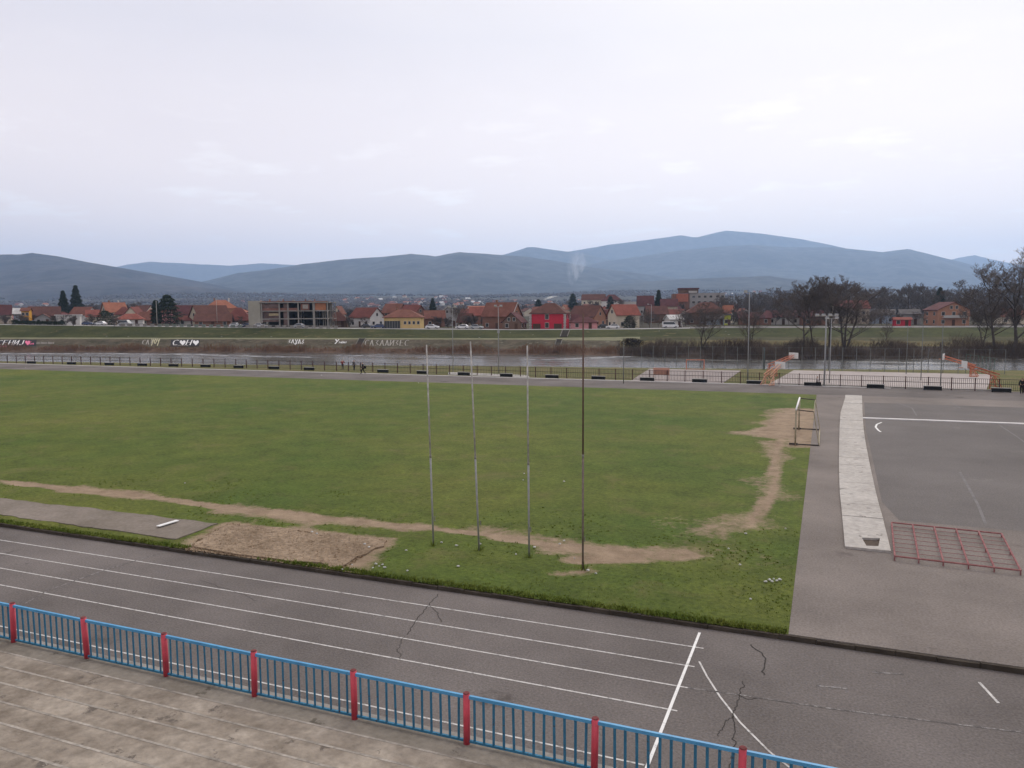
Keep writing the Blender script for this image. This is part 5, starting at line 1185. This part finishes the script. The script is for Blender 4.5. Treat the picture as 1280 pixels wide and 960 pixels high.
# painted letters on the revetment
m_gw = mat('graffiti_white', (.62, .61, .60), .85, .1, 2); m_gp = mat('graffiti_pink', (.62, .16, .26), .85, .1, 2); m_gg = mat('graffiti_grey', (.30, .28, .25), .85, .15, 2); m_gy = mat('graffiti_yellow', (.42, .39, .26), .85, .15, 2); m_gk = mat('graffiti_black', (.03, .028, .03), .9, .2, 2)
GL = {'С': [[(1, .9), (.6, 1), (.1, .8), (0, .4), (.2, .05), (.9, .05)]], 'Е': [[(1, 1), (.1, 1), (0, 0), (.9, 0)], [(.05, .5), (.8, .5)]], 'Н': [[(0, 0), (.1, 1)], [(.9, 0), (1, 1)], [(.05, .5), (.95, .5)]], 'И': [[(.1, 1), (0, 0), (1, 1), (.9, 0)]], 'Ј': [[(.8, 1), (.8, .2), (.4, 0), (0, .15)]],
      'У': [[(0, 1), (.45, .45)], [(1, 1), (.3, -.4)]], 'О': [[(.5, 1), (0, .6), (.1, .1), (.6, 0), (1, .5), (.5, 1)]], 'Р': [[(0, 0), (.1, 1), (.9, .9), (.8, .55), (.05, .5)]], 'В': [[(0, 0), (.1, 1), (.8, .85), (.1, .52), (.9, .3), (0, 0)]], 'Л': [[(0, 0), (.4, 1), (.9, 0)]], 'А': [[(0, 0), (.5, 1), (1, 0)], [(.2, .4), (.8, .4)]], 'З': [[(0, .9), (.8, .9), (.3, .5), (.9, .2), (0, .05)]], 'К': [[(0, 0), (.1, 1)], [(.9, 1), (.05, .5), (1, 0)]], 'н': [[(0, 0), (.05, .6)], [(.8, 0), (.85, .6)], [(0, .3), (.8, .3)]], 'з': [[(0, .5), (.6, .55), (.2, .3), (.7, .12), (0, 0)]], 'а': [[(.8, .5), (.1, .45), (0, .05), (.7, .1), (.8, .5), (.9, 0)]], 'Д': [[(0, 0), (.2, .15), (.5, 1), (.9, .15), (1, 0)], [(.2, .15), (.9, .15)]], 'Ц': [[(0, 1), (0, .1), (.9, .1), (.9, 1)], [(.9, .1), (1, -.2)]]}
HEART = [(0, -.1), (-.5, .5), (-.45, .85), (-.2, .95), (0, .7), (.2, .95), (.45, .85), (.5, .5)]
def surf(px, py): 
    e_ = .6; p = bank_on(px, py); n = (bank_on(px+e_, py)-p).cross(bank_on(px, py-e_)-p).normalized()
    if n.dot(HF) > 0: n = -n
    return p, n
def g_poly(mb, pts, m=0, lift=.09):
    P = []
    for (x, y) in pts: p, n = surf(x, y); P.append(p+n*lift)
    c = sum(P, Vector())/len(P)
    for a_, b_ in zip(P, P[1:]+P[:1]): mb.quad(a_, b_, c, m=m)
def g_text(name, txt, x0, x1, yt, yb, m, w=.28, slant=.25, hm=None):
    mb = MB(); n = len(txt); cw = (x1-x0)/n; hh = yb-yt; hb = MB()
    for i, ch in enumerate(txt):
        X0 = x0+cw*i
        if ch == '♥': g_poly(hb, [(X0+cw*(.5+u_*.9), yb-hh*w_) for u_, w_ in HEART]); continue
        for st_ in GL.get(ch, []):
            pts = []
            for (u_, w_) in st_: p, nn = surf(X0+cw*(.1+.72*u_+slant*(w_-.5)), yb-hh*w_); pts.append(p+nn*.10)
            for a_, b_ in zip(pts, pts[1:]):
                d = (b_-a_).normalized(); nn = surf(X0+cw*.5, (yt+yb)/2)[1]; s = d.cross(nn).normalized()*w/2; a2, b2 = a_-d*w*.4, b_+d*w*.4; mb.quad(a2-s, b2-s, b2+s, a2+s)
    if mb.f: mb.build(name, m, revet)
    if hb.f: hb.build('painted_heart', hm or m, revet)
bk = MB(); g_poly(bk, [(-6, 425), (46, 425), (45, 433.2), (-6, 433.6)], lift=.06); bk.build('black_patch', m_gk, revet)
g_text('graffiti_letters', 'СЕНИЈ♥', -3, 38, 425.8, 431.6, m_gw, .30, .35, m_gp)
g_text('graffiti_letters', 'Ка', 36, 43, 427.5, 431, m_gp, .22); g_text('graffiti_letters', 'зан', -1, 9, 431.6, 434, m_gp, .2)
g_text('graffiti_letters', 'азназназ', 46, 69, 426.2, 430.4, m_gg, .16)
bk = MB(); g_poly(bk, [(214, 424.6), (250, 424.6), (249, 433.4), (213, 433.6)], lift=.06); bk.build('black_patch', m_gk, revet)
g_text('graffiti_letters', 'С♥Н♥', 216, 249, 425.4, 431.6, m_gw, .32, .25); g_text('graffiti_letters', 'азназа', 217, 236, 430.8, 432.8, m_gg, .14)
g_text('graffiti_letters', 'СЛЗ', 178, 192, 425.2, 431.0, m_gg, .26); g_text('graffiti_letters', 'УОУ', 189, 200, 423.8, 430.0, m_gy, .26)
g_text('graffiti_letters', 'ЗЛУЛЗ', 360, 381, 424.6, 429.6, m_gw, .2); g_text('graffiti_letters', 'азн', 368, 380, 427.5, 430.5, m_gw, .15)
g_text('graffiti_letters', 'У', 418.5, 424, 424.6, 428.6, m_gw, .34); g_text('graffiti_letters', 'заназ', 423.5, 434, 425.6, 429.6, m_gw, .14)
g_text('graffiti_letters', 'СЛЗАДИЗЕС', 456, 512, 425.4, 432.6, m_gg, .24, .15)
# cars
m_tyre = mat('tyre', (.02, .02, .02), .9, .2, 8); m_rim = mat('rim', (.35, .35, .36), .4, .1, 5, metal=.6); m_head = mat('headlight', (.7, .7, .68), .3, .05, 5); m_tail = mat('tail_light', (.35, .02, .02), .4, .1, 5)
CARC = dict(white=(.66, .66, .66), blue=(.03, .05, .13), black=(.02, .02, .022), silver=(.36, .37, .38), red=(.3, .03, .03))
def car(px, dv, col, lab, flip=1, van=False):
    p = bank(px, 4)+HF*dv; p.z += .12 if dv < 7.2 else -.05; q0 = bank(px+10, 4)-bank(px-10, 4); o = empty('parked_car', p, math.atan2(q0.y, q0.x)+(0 if flip > 0 else math.pi)); tag(o, lab, 'car')
    L_, Wd, Ht = (4.3, 1.72, 1.46) if not van else (4.9, 1.9, 2.0); paint_ = mat('car_paint_'+col, CARC[col], .35, .08, 1, spec=.5)
    side = [(-L_/2, .32), (L_/2, .32), (L_/2+.03, .62), (L_/2-.12, .80), (L_*.22, .92), (-L_*.40, .95), (-L_/2, .85)] if not van else [(-L_/2, .35), (L_/2, .35), (L_/2, .8), (L_*.33, 1.1), (-L_/2, 1.1)]
    cab = [(L_*.24, .92), (L_*.06, Ht), (-L_*.28, Ht-.03), (-L_*.43, .94)] if not van else [(L_*.34, 1.09), (L_*.20, Ht), (-L_*.49, Ht), (-L_*.5, 1.09)]
    def ext(prof_, w0, w1, zmid):
        q = MB(); n = len(prof_); wd = lambda z: lerp(w0, w1, max(0, (z-zmid)/(Ht-zmid))); k = 0
        q.v = [(x, -wd(z)/2, z) for x, z in prof_]+[(x, wd(z)/2, z) for x, z in prof_]; q.f = [tuple(range(n)), tuple(reversed(range(n, 2*n)))]+[((i+1) % n, i, n+i, n+(i+1) % n) for i in range(n)]; q.mi = [0]*len(q.f); return q
    bd = ext(side, Wd, Wd*.97, .5).build('body', paint_, o); cb = ext(cab, Wd*.93, Wd*.74, .92).build('cabin', paint_, o)
    g_ = MB(); s_ = .965
    for y_ in (-1, 1):
        P = [(x*.90, z) for x, z in cab]; w_ = [Wd*.93/2*y_ + (.012*y_), Wd*.74/2*y_+.012*y_]; lo, hi = cab[0][1]+.05, cab[1][1]-.10
        xs0 = lerp(cab[0][0], cab[1][0], .15)-.1, lerp(cab[0][0], cab[1][0], .85)-.1, lerp(cab[3][0], cab[2][0], .85)+.1, lerp(cab[3][0], cab[2][0], .15)+.1
        f0, f1 = .05/(Ht-.92), 1-.1/(Ht-.92); ya, yb_ = lerp(w_[0], w_[1], f0), lerp(w_[0], w_[1], f1); g_.quad((xs0[0], ya, lo), (xs0[1], yb_, hi), (xs0[2], yb_, hi), (xs0[3], ya, lo))
    (xa, za), (xb, zb) = cab[0], cab[1]; g_.quad((lerp(xa, xb, .1)+.02, -Wd*.42, lerp(za, zb, .1)), (lerp(xa, xb, .1)+.02, Wd*.42, lerp(za, zb, .1)), (lerp(xa, xb, .9)+.02, Wd*.35, lerp(za, zb, .9)), (lerp(xa, xb, .9)+.02, -Wd*.35, lerp(za, zb, .9)))
    g_.build('window_glass', m_pane, cb)
    for x in (-L_*.31, L_*.32):
        for y_ in (-1, 1):
            q = MB(); q.bar((x, y_*(Wd/2-.2), .31), (x, y_*(Wd/2+.02), .31), .31, n=16); w_ = q.build('wheel', m_tyre, o); q = MB(); q.bar((x, y_*(Wd/2+.021), .31), (x, y_*(Wd/2+.03), .31), .19, n=12); q.build('rim', m_rim, w_)
    for y_ in (-1, 1):
        q = MB(); q.box((L_/2-.03, y_*(Wd/2-.25), .68), (.1, .34, .14)); q.build('headlight', m_head, o); q = MB(); q.box((-L_/2, y_*(Wd/2-.2), .75), (.06, .22, .18)); q.build('tail_light', m_tail, o)
    return o
for a_ in ((102, 4.5, 'blue', 'dark blue car beside the white flat roofed building', 1), (115, 5.5, 'white', 'white car between the dark blue car and the leafy evergreen', -1), (148, 5, 'silver', 'silver van in front of the low white house', 1, True), (290.5, 3.5, 'white', 'white car left of the stair tower, left one of the close pair', 1), (299.5, 5.6, 'blue', 'dark blue car tucked behind the white car left of the stair tower', -1),
           (321, 4, 'white', 'white car parked in front of the stair tower', 1), (369, 3.6, 'silver', 'silver car in front of the unfinished building', -1), (456, 5, 'black', 'black car in front of the white gabled house, left of the close pair', 1), (470, 4.6, 'blue', 'dark blue car in front of the white gabled house, right of the close pair', -1),
           (539, 4, 'white', 'white car in front of the plain rust roofed house', 1), (577, 4.2, 'white', 'white car right of the bare levee tree', -1), (595, 4.4, 'silver', 'silver car left of the tall brown house', 1), (758, 5.2, 'black', 'black car parked right of the low pink cottage', 1), (768, 4.2, 'white', 'white car left of the stone coloured house', -1), (842, 5, 'white', 'white van by the small white house', 1, True), (30, 4.6, 'blue', 'dark car partly behind the hedge near the left edge', 1)):
    car(*a_)
# litter on the levee
for x, y in ((133.5, 420.6), (277, 421.2), (339, 421.2), (911, 418.5), (907, 414.5), (638, 416.2), (666, 419), (599, 422.0), (824, 414), (160, 421.2)):
    p = bank_on(x, y); tag(scrap(p+Vector((0, 0, .05)), .35, 1), 'pale scrap of rubbish on the far levee slope', 'litter', 'scraps on the far levee')

# ================================================================== air and smoke
def volume_mat(name, col, dens, aniso=0.0, noise_=None):
    m = bpy.data.materials.new(name); m.use_nodes = True; nt = m.node_tree; nt.nodes.remove(nt.nodes['Principled BSDF']); v = nt.nodes.new('ShaderNodeVolumePrincipled')
    v.inputs['Color'].default_value = (*col, 1); v.inputs['Density'].default_value = dens; v.inputs['Anisotropy'].default_value = aniso; v.inputs['Density Attribute'].default_value = ''; v.inputs['Temperature Attribute'].default_value = ''
    nt.links.new(v.outputs[0], nt.nodes['Material Output'].inputs['Volume']); return m
HAZE = 1.05e-4
P = [uv(a_, b_) for a_, b_ in ((-14500, -3500), (14500, -3500), (14500, 14500), (-14500, 14500))]
q = MB(); q.prism([(p.x, p.y) for p in P], -6, 1180); hz = q.build('haze', volume_mat('haze_air', (.49, .69, 1.0), HAZE, .4)); tag(hz, kind='stuff')
def smoke(px, v, pts, dens, col, lab):
    b = at(px, pts[0][1], v); bm = bmesh.new()
    rings = []
    for (x, y, r) in pts:
        c = at(x, y, v)-b; ring = []
        for k in range(14):
            a_ = k/14*6.2832; rr = r*(1+.25*mnoise.noise(Vector((x*.3, y*.3, k*.9)))); ring.append(bm.verts.new(c+HR*rr*math.cos(a_)+HF*rr*math.sin(a_)))
        rings.append(ring)
    for A, B in zip(rings, rings[1:]):
        for k in range(14): j = (k+1) % 14; bm.faces.new((A[k], A[j], B[j], B[k]))
    bm.faces.new(list(reversed(rings[0]))); bm.faces.new(rings[-1]); bmesh.ops.recalc_face_normals(bm, faces=bm.faces)
    me = bpy.data.meshes.new('smoke'); bm.to_mesh(me); bm.free(); o = bpy.data.objects.new('smoke', me); COL.objects.link(o); o.location = b; m_ = volume_mat('smoke_air', col, dens); me.materials.append(m_); nt = m_.node_tree; v_ = nt.nodes['Principled Volume']
    tc = nt.nodes.new('ShaderNodeTexCoord'); ln = nt.nodes.new('ShaderNodeVectorMath'); ln.operation = 'DISTANCE'; ln.inputs[1].default_value = (.5, .5, .5); nt.links.new(tc.outputs['Generated'], ln.inputs[0])
    f1 = nt.nodes.new('ShaderNodeMapRange'); f1.inputs['From Min'].default_value = .52; f1.inputs['From Max'].default_value = .12; nt.links.new(ln.outputs['Value'], f1.inputs['Value'])
    nz = nt.nodes.new('ShaderNodeTexNoise'); nz.inputs['Scale'].default_value = 4.5; nz.inputs['Detail'].default_value = 4; nt.links.new(tc.outputs['Generated'], nz.inputs['Vector'])
    f2 = nt.nodes.new('ShaderNodeMapRange'); f2.inputs['From Min'].default_value = .4; f2.inputs['From Max'].default_value = .65; f2.inputs['To Max'].default_value = 2.2*dens; nt.links.new(nz.outputs['Fac'], f2.inputs['Value'])
    mu = nt.nodes.new('ShaderNodeMath'); mu.operation = 'MULTIPLY'; nt.links.new(f1.outputs[0], mu.inputs[0]); nt.links.new(f2.outputs[0], mu.inputs[1]); nt.links.new(mu.outputs[0], v_.inputs['Density']); tag(o, lab, 'smoke', kind='stuff')
smoke(712, 2600, [(711, 362, 6), (713, 354, 15), (716, 346, 22), (718, 338, 30), (722, 328, 36), (724, 318, 34), (722, 310, 20)], .012, (.85, .9, .97), 'thin pale smoke column rising in front of the distant hills')
smoke(678, 540, [(676.5, 378, .5), (679, 376, 1.4), (683, 373.5, 2.2), (688, 371.5, 2.9), (694, 370, 3.2), (700, 369, 2.4)], .35, (.97, .97, .97), 'dense white chimney smoke drifting right behind the red house')
for p in SPEC+BELT+SHRUB:
    if p.name not in USED:
        for c_ in kids(p): bpy.data.objects.remove(c_)
        bpy.data.objects.remove(p)
S.cycles.max_bounces = 6; S.cycles.volume_bounces = 3; S.cycles.use_denoising = True
